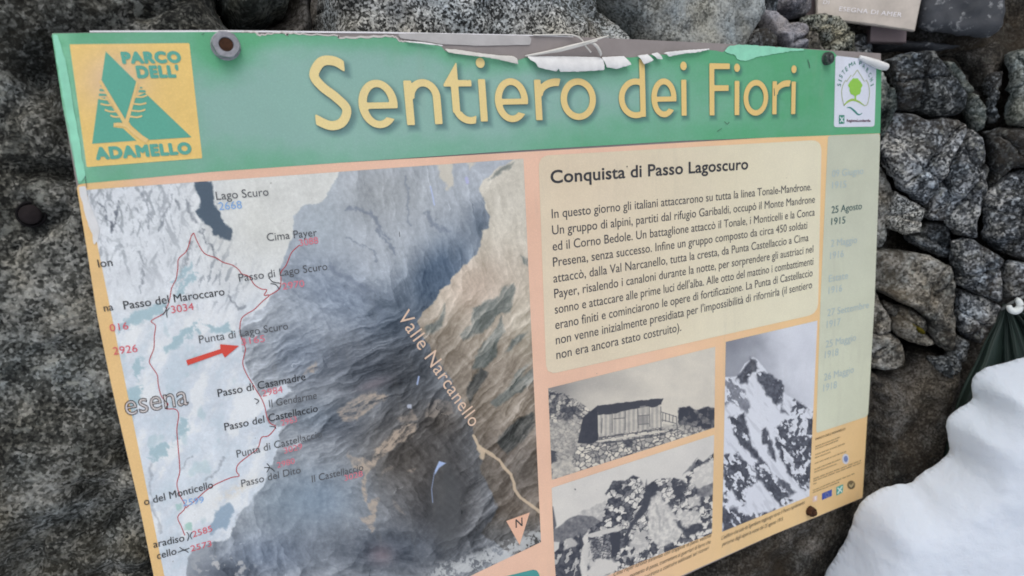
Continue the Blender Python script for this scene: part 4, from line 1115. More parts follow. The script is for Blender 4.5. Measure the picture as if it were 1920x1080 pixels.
    for pts, wd, dk in (([(186, 378), (198, 396), (207, 418), (210, 432)], 2.6, .85), ([(223, 382), (214, 420), (210, 434)], 3.2, .85), ([(266, 362), (276, 395), (280, 428)], 4, .5), ([(323, 365), (310, 400), (300, 437)], 3.2, .45), ([(346, 372), (356, 388), (366, 416)], 6, .6),
                        ([(374, 433), (396, 463), (410, 487)], 3.2, .7), ([(260, 473), (270, 500), (266, 527), (262, 550)], 2.6, .5), ([(327, 380), (336, 392)], 4, .6), ([(428, 556), (448, 580), (462, 575)], 4.5, .55), ([(385, 610), (397, 612)], 4.5, .5), ([(358, 455), (352, 480), (336, 520)], 4, .5),
                        ([(340, 880), (350, 865), (365, 850)], 3, .4), ([(420, 855), (412, 880), (385, 900)], 3.5, .35), ([(285, 870), (278, 905), (290, 960), (300, 1000)], 5, .3)):
        put((92, 98, 108), dk * sstep(wd, 0, segdist(X, Y, pts) + 2.2 * n2))
    teal = (160, 184, 192)
    for p in ([(233, 597), (307, 567), (310, 587), (283, 598), (243, 608), (220, 632), (217, 623)], [(307, 650), (350, 613), (368, 603), (370, 620), (347, 643), (307, 663)], [(333, 520), (350, 497), (360, 490), (360, 503), (333, 530), (323, 540)], [(228, 727), (267, 720), (267, 740), (253, 763), (247, 800), (240, 800)],
              [(337, 787), (353, 780), (353, 803), (333, 820), (327, 833)], [(280, 850), (300, 830), (320, 830), (310, 853), (290, 870)], [(365, 505), (372, 515), (345, 545), (330, 560), (325, 550)], [(380, 612), (430, 612), (440, 625), (400, 622)], [(250, 690), (262, 670), (270, 690), (255, 715)]):
        put(teal, .95 * soft(p, X + 4 * n2 * 3, Y + 8 * n3, 3))
    put((168, 190, 196), .55 * sstep(.25, .5, fbm(px / 34, py / 50, 21.0, 3)) * sstep(560, 640, py) * sstep(500, 380, px))
    lake = (80, 94, 108)
    put(lake, soft([(365, 340), (400, 340), (402, 375), (415, 410), (435, 430), (437, 445), (430, 452), (410, 445), (385, 425), (370, 395), (372, 370)], X, Y, 2.2))
    # mountains, blue grey
    mt = [(640, 310), (622, 350), (612, 362), (600, 380), (567, 385), (552, 400), (550, 430), (548, 445), (535, 480), (525, 500), (527, 530), (505, 560), (490, 580), (470, 590), (453, 600), (450, 620), (455, 660), (460, 690), (478, 720), (490, 745), (512, 728), (538, 718), (546, 733), (512, 755), (500, 770), (500, 790), (512, 797), (532, 798), (524, 812), (520, 850), (503, 880), (500, 900), (470, 940), (445, 965), (440, 985), (425, 1012), (395, 1018), (362, 1030), (350, 1045), (352, 1130), (1100, 1130), (1100, 260)]
    mm = soft(mt, px * .25 + X * .75, py * .25 + Y * .75, 1.5)
    base = np.empty((len(px), 3)); base[:] = (170, 176, 183)
    def bput(c, mk):
        nonlocal base
        mk = np.clip(np.asarray(mk), 0, 1)[:, None]; base = base * (1 - mk) + np.asarray(c, float) * mk
    def blob(cx, cy, rx, ry, rot=0):
        a = math.radians(rot); dx, dy = px - cx, py - cy
        return np.exp(-((dx * math.cos(a) + dy * math.sin(a)) / rx) ** 2 - ((-dx * math.sin(a) + dy * math.cos(a)) / ry) ** 2)
    bput((170, 179, 186), .9 * blob(600, 420, 60, 70)); bput((156, 160, 162), .8 * blob(720, 360, 80, 60))
    bput((118, 131, 149), .75 * blob(640, 560, 140, 60, 30))
    bput((78, 94, 113), 1.2 * blob(820, 520, 90, 50, -52)); bput((88, 100, 114), .85 * blob(900, 420, 22, 40)); bput((84, 96, 110), 1.0 * blob(745, 600, 65, 60, 40))
    bput((88, 96, 108), .9 * blob(690, 690, 110, 45, 12)); bput((80, 86, 94), 1.0 * blob(770, 690, 60, 60)); bput((92, 98, 108), .8 * blob(640, 800, 70, 40))
    bput((84, 86, 90), 1.0 * blob(800, 800, 90, 60, 20)); bput((80, 80, 82), 1.15 * blob(830, 930, 105, 150)); bput((96, 90, 84), .9 * blob(760, 860, 80, 70)); bput((104, 96, 88), .7 * blob(830, 790, 40, 30))
    bput((132, 150, 168), .9 * blob(590, 935, 80, 55)); bput((142, 158, 172), .55 * blob(530, 950, 70, 70)); bput((112, 126, 146), .8 * blob(500, 1040, 90, 45)); bput((84, 92, 104), .9 * blob(720, 1030, 130, 45)); bput((70, 78, 92), .7 * blob(430, 1075, 60, 20))
    bput((130, 142, 158), .7 * blob(560, 660, 60, 60)); bput((110, 124, 138), .6 * blob(590, 780, 60, 30))
    # sunlit right hand slopes
    bg_ = [(1100, 260), (1000, 280), (960, 300), (930, 318), (905, 340), (898, 355), (905, 370), (912, 395), (918, 402), (916, 424), (905, 430), (903, 455), (890, 480), (870, 495), (848, 520), (845, 532), (825, 545), (810, 570), (790, 588), (783, 606), (800, 640), (832, 690), (862, 745), (880, 795), (892, 825), (905, 850), (900, 880), (935, 950), (900, 1000), (1100, 1130)]
    bm = soft(bg_, px * .3 + X * .7, py * .3 + Y * .7, 2.0)
    bb = np.empty((len(px), 3)); bb[:] = (190, 179, 163)
    def bbput(c, mk):
        nonlocal bb
        mk = np.clip(np.asarray(mk), 0, 1)[:, None]; bb = bb * (1 - mk) + np.asarray(c, float) * mk
    bbput((204, 199, 186), sstep(560, 380, py) * .85); bbput((190, 172, 156), .8 * blob(890, 540, 60, 50, -30)); bbput((168, 160, 142), .6 * blob(985, 640, 40, 90))
    bbput((142, 130, 116), sstep(590, 710, py + .3 * (960 - px)) * .8); bbput((122, 110, 98), sstep(740, 860, py) * .85); bbput((94, 92, 88), .9 * blob(870, 940, 60, 90)); bbput((100, 94, 88), .7 * blob(980, 880, 40, 60)); bbput((88, 92, 96), sstep(950, 1010, py) * .7)
    gr = (118, 124, 120)
    XX, YY = px * .5 + X * .5, py * .5 + Y * .5
    for p in ([(942, 538), (963, 533), (965, 553), (960, 573), (947, 587), (930, 593), (907, 623), (883, 630), (867, 640), (862, 627), (883, 607), (887, 580), (913, 563), (937, 553)], [(940, 593), (947, 623), (933, 643), (930, 667), (910, 690), (887, 693), (890, 670), (903, 647), (923, 623), (933, 607)],
              [(835, 568), (835, 593), (820, 620), (800, 627), (798, 613), (822, 600), (830, 580)], [(990, 620), (973, 643), (947, 660), (953, 647), (973, 627)], [(993, 680), (970, 717), (955, 720), (975, 690)], [(1000, 690), (1004, 715), (960, 745), (930, 765), (920, 755), (960, 720)], [(975, 478), (990, 485), (990, 500), (978, 492)], [(880, 715), (900, 690), (915, 700), (895, 730), (880, 760), (872, 740)],
              [(945, 310), (965, 305), (940, 325), (915, 338)], [(950, 800), (1000, 770), (1004, 800), (975, 830), (950, 850), (930, 830)]):
        bbput(gr if p[0][1] < 700 else (86, 88, 86), .86 * soft(p, px * .3 + X * .7, py * .3 + Y * .7, 3) * np.clip(1.0 - .5 * sh, 0, 1.1))
    diag = fbm((px + py) / 60, (px - py) / 14, 3.0, 4, .6)
    bb += (diag * 16 * sstep(520, 680, py))[:, None]
    base += (diag * 12 * sstep(700, 800, px) * sstep(760, 860, py))[:, None]
    base = base * (1 - bm[:, None]) + bb * bm[:, None]
    amp = 30 + 30 * sstep(420, 600, py)
    amp = amp * (1 - .75 * blob(575, 950, 90, 70)) * (1 - .85 * blob(835, 940, 45, 90)) * (1 - .7 * blob(590, 400, 60, 60))
    base *= (1 - .09 * sstep(560, 720, py) - .14 * blob(730, 700, 130, 90) - .10 * blob(800, 870, 120, 140) * (1 - .8 * blob(560, 950, 110, 80)))[:, None]; bb = bb * (1 - .10 * sstep(600, 720, py))[:, None]; base = np.where(bm[:, None] > .5, bb, base) if False else base
    base += (sh * amp * (1 - .2 * bm) + n2 * 13 + n1 * 12)[:, None]
    # dark gully lines of the north face
    for pts, wd, dk in (([(650, 390), (690, 395), (705, 410), (712, 430), (730, 450)], 6, .5), ([(648, 445), (680, 462), (700, 470), (705, 490)], 4, .4), ([(705, 430), (720, 450), (738, 475)], 5, .5), ([(760, 330), (765, 370), (768, 420)], 5, .35), ([(620, 500), (660, 530), (700, 545)], 9, .5), ([(800, 400), (815, 425), (840, 430)], 8, .5), ([(668, 545), (720, 590), (700, 620)], 8, .35)):
        bput((98, 108, 124), dk * sstep(wd, 0, segdist(X, Y, pts) + 2 * n2))
    bei = (182, 164, 146)
    for p, k in (([(627, 774), (641, 758), (674, 744), (695, 734), (725, 736), (725, 747), (701, 761), (684, 774), (668, 788), (641, 788)], .75), ([(703, 847), (725, 826), (744, 804), (760, 796), (785, 799), (760, 828), (744, 834), (717, 853), (701, 871), (690, 895), (690, 917), (687, 939), (682, 936), (679, 909), (687, 890), (668, 876), (649, 855), (652, 849), (695, 866)], .85),
                 ([(690, 939), (709, 933), (710, 955), (701, 971)], .75), ([(674, 971), (703, 966), (701, 988), (694, 998)], .7), ([(564, 702), (595, 677), (587, 698)], .8), ([(747, 787), (771, 761), (785, 787), (760, 795)], .5), ([(806, 755), (825, 744), (847, 755), (853, 777), (798, 785)], .35), ([(762, 885), (778, 875), (770, 888)], .5), ([(720, 880), (745, 872), (715, 892)], .4), ([(735, 935), (750, 945), (760, 965), (745, 960)], .4),
                 ):
        bput(np.array(bei), k * soft(p, X, Y, 3) * np.clip(.62 + .5 * n2 + 1.6 * sh, 0, 1))
    for p in ([(820, 298), (845, 300), (850, 350), (840, 355), (830, 340), (822, 318)], [(875, 304), (890, 303), (885, 318)]): bput((204, 196, 180), .8 * soft(p, X, Y, 3))
    bput((150, 130, 135), .5 * blob(715, 1040, 22, 18)); bput((150, 130, 135), .35 * blob(700, 720, 30, 10, -20))
    col = col * (1 - mm[:, None]) + base * mm[:, None]
    put((80, 82, 84), .55 * soft([(812, 900), (830, 872), (845, 872), (866, 905), (868, 960), (860, 1010), (835, 1040), (815, 1000), (808, 940)], px, py, 16))
    for pts, wd in (([(888, 817), (899, 839), (915, 849), (937, 863), (945, 877), (958, 890), (964, 904), (964, 917), (977, 933), (994, 947), (1012, 960)], 4.2), ([(899, 839), (905, 850), (903, 856)], 7)):
        put((198, 178, 152), .9 * sstep(wd, wd * .4, segdist(px + .3 * nx, py + .3 * ny, pts)))
    put((160, 178, 214), soft([(815, 882), (823, 864), (836, 868), (823, 877), (815, 890)], px, py, 1.2))
    put((150, 168, 205), .6 * sstep(1.3, .4, segdist(px, py, [(814, 886), (811, 905), (809, 917), (811, 942)])))
    put((170, 188, 228), .8 * sstep(2.2, .8, segdist(px, py, [(785, 706), (782, 720)]))); put((178, 190, 225), .7 * sstep(2.4, .8, segdist(px, py, [(807, 350), (811, 368), (814, 384)]))); put((176, 176, 225), .6 * sstep(5, 1, segdist(px, py, [(874, 334), (876, 342)])))
    put((190, 195, 210), .8 * sstep(6, 2, np.hypot(px - 768, py - 762) + 4 * n2)); put((35, 38, 40), sstep(4, 2, np.hypot((px - 865.5) * 1.8, (py - 960) * .8)))
    put((138, 158, 176), .9 * soft([(393, 985), (407, 955), (430, 943), (437, 967), (420, 990), (397, 1003)], X, Y, 3)); put((150, 188, 176), .8 * soft([(353, 977), (362, 980), (360, 993), (348, 992)], X, Y, 2)); put((150, 186, 180), .7 * soft([(328, 948), (342, 945), (340, 955), (330, 958)], X, Y, 2))
    put((200, 192, 178), .6 * blob(440, 920, 40, 10, -30) * np.clip(.7 + 2 * n2, 0, 1))
    cl = sstep(.02, .25, n3 + .5 * n2 + .25 - .012 * np.abs(segdist(px, py, [(790, 1085), (860, 1052), (930, 1040), (1012, 1000)]) - 4) * 1.6)
    put((190, 192, 192), .8 * cl * sstep(36, 8, segdist(px, py, [(790, 1090), (880, 1065), (1012, 1012)])) * sstep(780, 830, px))
    put((210, 208, 205), .7 * sstep(.1, .3, n3) * sstep(40, 10, np.hypot((px - 420) / 2, py - 1065)))
    put((214, 216, 220), .8 * soft([(143, 370), (165, 366), (178, 400), (190, 440), (185, 470), (175, 480), (160, 420)], X, Y, 3))
    return lin(np.clip(col, 20, 235))
mapp = grid_layer('map_picture', [(162, 356), (981, 297.5), (1014, 1016), (359, 1330)], 600, 560, map_col, .0005, sign)

INK = S(86, 88, 92); RED = S(208, 92, 104); BLUE = S(128, 168, 214)
for body, a, b, cap, kind in (('Lago Scuro', (406, 375), (504, 366.5), 15.5, 0), ('2668', (411, 394), (454, 390.5), 14.5, 2), ('Cima Payer', (501, 452), (594.5, 442), 14.5, 0), ('3088', (562, 461.5), (597, 456), 12.5, 1), ('Passo di Lago Scuro', (448.5, 528), (614, 505.5), 14.5, 0), ('2970', (530, 543), (571, 537), 12.5, 1),
                              ('Passo del Maroccaro', (233, 580), (421.5, 553), 15.5, 3), ('3034', (322, 587), (364, 580.5), 13.5, 1), ('lon', (185, 501.5), (212, 498), 15, 3), ('na', (196, 584), (213.5, 581), 14, 3), ('016', (207, 621.5), (241.5, 616.5), 13.5, 1), ('2926', (213, 665), (258.5, 659), 14, 1),
                              ('Punta di Lago Scuro', (374, 643.5), (540.5, 617), 14.5, 0), ('3165', (453, 647), (497, 640), 12.5, 1), ('Passo di Casamadre', (409, 744), (573, 712), 14.5, 3), ('2984', (492, 743.5), (530.5, 735), 12.5, 1), ('Il Gendarme', (505, 763.5), (594, 747), 14, 0), ('Passo del Castellaccio', (421.5, 807), (596, 771), 14, 3),
                              ('2963', (528, 798), (557, 790), 11, 1), ('Punta di Castellaccio', (444.5, 857.5), (604, 819), 14, 0), ('3029', (533, 850), (567, 841), 11, 1), ('Passo del Dito', (453, 912.5), (564, 886), 13.5, 0), ('2980', (520, 877), (553, 868), 10.5, 1), ('Il Castellaccio', (585, 904), (681, 881), 13, 0), ('3028', (646, 901), (680, 892), 10.5, 1),
                              ('o del Monticello', (271, 947), (400, 914), 14, 3), ('2599', (343, 948.5), (382, 942), 12, 2), ('aradiso', (288, 1026.5), (346, 1013.5), 13.5, 3), ('2585', (362, 1007), (398.5, 995), 11.5, 1), ('cello', (295, 1048), (331.5, 1038), 13.5, 3), ('2573', (358, 1033.5), (397, 1023), 11, 1)):
    Lettering().line(body, a, b, cap, .0009, bold=(.006 if kind == 3 else 0)).build('elevation_figure' if kind in (1, 2) else 'place_name', (INK, RED if a[0] < 440 else S(212, 118, 132), BLUE, S(52, 54, 58))[kind], mapp)
Lettering().line('esena', (236, 779), (354, 757.5), 40, .0007).build('region_name_fill', S(200, 192, 190), mapp)
Lettering().line('esena', (236, 779), (354, 757.5), 40, .0009, outline=.011).build('region_name', S(150, 128, 124), mapp)
Lettering().line('Valle Narcanello', (744, 594), (882, 801.5), 27, .0009, angle_up=(.832, -.555), space=1.08).build('valley_name', S(214, 186, 164), mapp)
A3 = lambda pts: [(x / 3, 360 + y / 3) for x, y in pts]; B3 = lambda pts: [(x / 3, 720 + y / 3) for x, y in pts]
r1 = A3([(1090, 230), (1075, 250), (1050, 330), (1005, 375), (1000, 430), (990, 490), (965, 540), (955, 600), (930, 670), (910, 690), (850, 725), (875, 750), (868, 810), (865, 880), (840, 950), (860, 990), (885, 1030), (890, 1080)]) + B3([(905, 60), (925, 90), (945, 112), (935, 138), (985, 140), (1005, 170), (995, 250), (1000, 330), (1010, 450), (1010, 500), (995, 560), (1010, 620), (1042, 692), (1000, 745), (1020, 800), (1040, 850)])
r2 = A3([(1090, 230), (1110, 280), (1150, 345), (1215, 370), (1255, 395), (1310, 412), (1345, 440), (1360, 460), (1400, 475), (1430, 520), (1470, 545), (1500, 550), (1485, 580), (1515, 580), (1470, 620), (1430, 660), (1380, 690), (1355, 720), (1350, 790), (1375, 860), (1380, 890), (1365, 960), (1385, 1020), (1420, 1078)]) + B3([(1445, 40), (1470, 80), (1490, 130), (1500, 180), (1520, 220), (1550, 240), (1510, 290), (1470, 300), (1450, 360), (1400, 400), (1340, 450), (1330, 490), (1345, 515), (1300, 525), (1240, 550), (1200, 570), (1150, 605), (1090, 660), (1045, 695)])
r3 = A3([(1515, 580), (1570, 545), (1580, 500), (1580, 450), (1610, 410), (1640, 340), (1685, 298)])
for r in (r1, r2, r3): stroke_layer('route_line', [(catmull(r, 4), 1.7)], S(176, 72, 78), .0007, mapp)
for p in (A3([(1520, 515), (1550, 520), (1570, 545)]), A3([(1510, 480), (1535, 505), (1575, 512)]), A3([(915, 690), (935, 660), (930, 640)]), A3([(940, 705), (938, 670), (955, 650)]), B3([(1010, 915), (1035, 930), (1065, 920)]), B3([(1000, 945), (1035, 932), (1060, 945)]), B3([(1050, 830), (1062, 850), (1055, 880)]), B3([(1080, 830), (1070, 850), (1080, 870)]), B3([(1430, 80), (1455, 92), (1440, 110)]), B3([(1515, 235), (1545, 240), (1550, 250)]), B3([(1485, 468), (1520, 470), (1545, 490)]), B3([(1500, 445), (1515, 465), (1500, 495)])):
    stroke_layer('pass_mark', [(catmull(p, 5), 1.5)], S(50, 52, 55), .0010, mapp)
tri_layer('arrow', [[(349, 675), (413, 654), (412.5, 645), (448, 648), (421.5, 670), (416.5, 661.5), (352, 684.5)]], S(206, 76, 64), .0011, mapp)
nm = tri_layer('north_marker', [[(948.5, 976), (992.5, 960), (973.5, 1021)]], S(222, 176, 150), .0011, mapp)
Lettering().line('N', (966, 989), (979, 985), 16, .0013, bold=.01).build('north_letter', S(70, 66, 66), mapp)
sdf_poly_layer('teal_box', rounded([(890, 1110), (940, 1082), (1006, 1066), (1013, 1082), (1016, 1200), (900, 1230)], 9), S(72, 146, 142), .0005, sign, .004)

# ------------------------------------------------------------------ the three old photographs
def Q(p): return [(1020 + x / 3.687, 600 + y / 3.687) for x, y in p]
def Q2(p): return [(1020 + x / 3.687, 787 + y / 3.687) for x, y in p]
INKD = np.array([46, 49, 60.]); PAP = np.array([208, 203, 193.])
def tone(t, pap=PAP): 
    t = np.clip(t, 0, 1)[:, None]; return lin(INKD * (1 - t) + pap * t)
def rubble(px, py, s, seed=0.0):
    """broken-stone texture: pale blocks with dark joints"""
    x = px / s + .6 * fbm(px / s / 2, py / s / 2, seed, 2); y = py / s * 1.25 + .6 * fbm(px / s / 2, py / s / 2, seed + 5, 2)
    xi, yi = np.floor(x), np.floor(y); best = np.full(np.shape(px), 9.); sec = best.copy(); idv = np.zeros(np.shape(px))
    for i in (-1, 0, 1):
        for j in (-1, 0, 1):
            cx, cy = xi + i, yi + j
            h = np.abs(np.sin(cx * 127.1 + cy * 311.7 + seed) * 43758.5) % 1; h2 = np.abs(np.sin(cx * 269.5 + cy * 183.3 + seed) * 43758.5) % 1
            d = np.hypot(cx + h - x, cy + h2 - y); nw = d < best
            sec = np.where(nw, best, np.minimum(sec, d)); idv = np.where(nw, h, idv); best = np.where(nw, d, best)
    return np.clip(sstep(.02, .30, sec - best + .22 * fbm(px / 4, py / 4, seed + 9, 3)) * (.5 + .5 * idv) + .35 * fbm(px / 7, py / 7, seed + 3, 3), 0, 1)
def hut_col(px, py):
    n = fbm(px / 12, py / 12, 3, 4, .6); n1 = fbm(px / 50, py / 30, 7, 4); X = px + 4 * n; Y = py + 4 * fbm(px / 12, py / 12, 13, 4)
    t = .96 + .08 * n1
    t = t - .38 * np.exp(-((px - 1040) / 45) ** 2 - ((py - 735) / 40) ** 2) - .16 * np.exp(-((px - 1130) / 60) ** 2 - ((py - 715) / 25) ** 2)
    b1, e1 = blocks(px, py, 11, 7.5, -15, 2.0, .14); b2, e2 = blocks(px, py, 8, 10, 35, 8.0, .16); rb = np.clip(sstep(.02, .34, e1) * (.45 + .7 * b1) + .3 * n, 0, 1); rbf = np.clip(sstep(-.05, .3, e2) * (b2 * 1.3 - .2) + .5 * n, 0, 1)
    def put(v, mk):
        nonlocal t
        t = t * (1 - mk) + v * mk
    gnd = soft(Q([(0, 480), (100, 500), (200, 540), (280, 590), (330, 640), (350, 780), (800, 740), (920, 720), (1200, 700), (1200, 1200), (0, 1200)]), X, Y, 1.5)
    put(.22 + .8 * rb, gnd)
    put(.05 + .85 * rbf, soft(Q([(0, 490), (100, 505), (210, 550), (260, 620), (240, 700), (100, 690), (30, 640)]), X, Y, 4) * .8)
    put(.72 + .35 * n, .75 * soft(Q([(30, 700), (240, 680), (240, 860), (190, 960), (230, 1040), (60, 1100), (30, 900)]), X, Y, 6))
    put(.85 + .2 * n, .6 * soft(Q([(60, 960), (180, 970), (240, 1050), (60, 1100)]), X, Y, 3))
    put(.10, .9 * soft(Q([(45, 900), (85, 910), (85, 980), (50, 990)]), X, Y, 2))
    put(.06 + .6 * np.clip(1.2 * (b2 - .55) + .8 * n, 0, 1), soft(Q([(930, 610), (1000, 600), (1060, 620), (1130, 595), (1185, 610), (1185, 745), (960, 760), (920, 700)]), X, Y, 2))
    put(.35 + .8 * rb, .8 * soft(Q([(930, 720), (1090, 740), (1100, 800), (930, 820)]), X, Y, 2))
    put(.09 + .06 * n, soft(Q([(230, 850), (268, 672), (372, 588), (372, 830), (330, 852)]), px, py, 1))
    wall = soft(Q([(370, 640), (802, 575), (806, 740), (376, 808)]), px, py, .8)
    pl = .80 + .10 * np.clip(np.sin((px - 1120) * .72) + .5 * n1, -1, 1) + .14 * n; put(pl, wall)
    put(.12, soft(Q([(368, 592), (560, 568), (822, 538), (806, 582), (760, 602), (700, 600), (640, 612), (560, 625), (500, 645), (372, 655)]), X * .5 + px * .5, Y * .5 + py * .5, 1))
    for p in ([(480, 682), (558, 676)], [(650, 662), (722, 656)], [(470, 640), (470, 775)], [(560, 632), (560, 760)], [(645, 610), (650, 745)], [(726, 605), (730, 735)], [(806, 600), (808, 740)], [(400, 680), (395, 780)], [(655, 722), (722, 716)]):
        put(.3, .75 * sstep(1.5, .4, segdist(px, py, Q(p))))
    put(.42, .5 * soft(Q([(655, 665), (718, 660), (718, 715), (655, 722)]), px, py, .8)); put(.72, .6 * soft(Q([(660, 596), (700, 590), (704, 640), (665, 645)]), px, py, .8))
    put(.95, sstep(2.4, 1, segdist(px, py, Q([(375, 838), (825, 768)])))); put(.25, sstep(1.4, .5, segdist(px, py, Q([(380, 815), (810, 752)])))); put(.15, .7 * sstep(2.5, 1, segdist(px, py, Q([(400, 852), (560, 832), (820, 790)]))))
    for p in ([(810, 635), (912, 668)], [(815, 690), (912, 715)], [(840, 645), (838, 700)], [(866, 650), (864, 702)], [(890, 658), (888, 708)], [(912, 665), (925, 810)], [(820, 640), (818, 700)]):
        put(.28, .8 * sstep(1.3, .4, segdist(px, py, Q(p))))
    put(.80, .8 * soft(Q([(820, 715), (915, 735), (915, 752), (820, 750)]), px, py, 1)); put(.1, .8 * soft(Q([(550, 835), (615, 825), (610, 885), (560, 880)]), X, Y, 2))
    return tone(t, np.array([207, 200, 187]) + 0 * PAP)
def peak_col(px, py):
    n = fbm(px / 11, py / 11, 3, 5, .62); n1 = fbm(px / 40, py / 40, 7, 4); X = px + 6 * fbm(px / 14, py / 14, 1, 4); Y = py + 6 * fbm(px / 14, py / 14, 13, 4)
    t = .62 + .35 * sstep(1380, 1510, px + .3 * (700 - py) + 25 * n1) + .05 * n1 - .12 * sstep(700, 640, py) * sstep(1470, 1400, px)
    def put(v, mk):
        nonlocal t
        t = t * (1 - mk) + v * mk
    mt = [(1340, 708), (1368, 706), (1382, 705), (1395, 682), (1412, 669), (1420, 674), (1440, 700), (1462, 714), (1470, 735), (1487, 748), (1500, 757), (1522, 765), (1540, 785), (1540, 1010), (1340, 1010)]
    mt_ = soft(mt, px, py, 1.2); put(.99, soft(mt, px * .7 + X * .3, py * .7 + Y * .3, 1.2))
    side = sstep(1425, 1470, px - (py - 700) * .28)
    bA, eA = blocks(X, Y, 6, 17, -32, 3.0, .2); bB, eB = blocks(X, Y, 6, 14, 24, 9.0, .2); bk = bA * (1 - side) + bB * side
    st = .55 - bk + .55 * n
    rk = .05 + .42 * np.clip(.5 * fbm(px / 5, py / 5, 3, 4, .6) + .7 * n + .3, 0, 1)
    for p, k, thr in ((Q([(1330, 400), (1380, 330), (1430, 260), (1470, 290), (1480, 330), (1430, 370), (1400, 440), (1360, 430)]), .95, .3), (Q([(1470, 360), (1530, 360), (1640, 420), (1660, 480), (1640, 560), (1600, 590), (1560, 540), (1520, 480), (1470, 420)]), .85, .25),
                      (Q([(1250, 390), (1330, 400), (1330, 440), (1380, 480), (1430, 600), (1400, 650), (1340, 600), (1280, 560), (1250, 600)]), .55, .0), (Q([(1280, 670), (1380, 640), (1400, 720), (1430, 850), (1500, 960), (1560, 1060), (1500, 1000), (1420, 920), (1350, 860), (1310, 780)]), .9, .1),
                      (Q([(1500, 760), (1530, 740), (1570, 830), (1600, 980), (1570, 960), (1540, 860), (1510, 860)]), .9, .3), (Q([(1600, 750), (1700, 660), (1720, 540), (1780, 580), (1860, 640), (1860, 1100), (1800, 1180), (1700, 1080), (1640, 960), (1600, 860)]), .9, -.12), (Q([(1640, 560), (1660, 620), (1690, 660), (1640, 640)]), .7, .3),
                      (Q2([(1240, 240), (1330, 230), (1440, 330), (1480, 420), (1400, 480), (1380, 620), (1340, 560), (1290, 470), (1240, 620)]), .95, .02), (Q2([(1450, 300), (1520, 290), (1640, 450), (1720, 560), (1640, 600), (1560, 500), (1470, 400)]), .95, .05), (Q2([(1230, 600), (1330, 610), (1400, 660), (1540, 640), (1600, 620), (1560, 660), (1230, 790)]), .95, .12), (Q2([(1600, 380), (1650, 420), (1740, 500), (1700, 520), (1640, 470)]), .8, .2), (Q2([(1700, 200), (1850, 150), (1830, 480), (1780, 470), (1700, 360)]), .7, -.1)):
        put(rk * .8, min(1, k + .08) * soft(p, X, Y, 3) * sstep(-.22 - thr, -.06 - thr, st))
    put(.80, .5 * mt_ * sstep(.05, .35, fbm((px * .8 - py * .6) / 8, (px * .6 + py * .8) / 40, 9, 4)) * (t > .7))
    return tone(t, np.array([208, 211, 219.]))
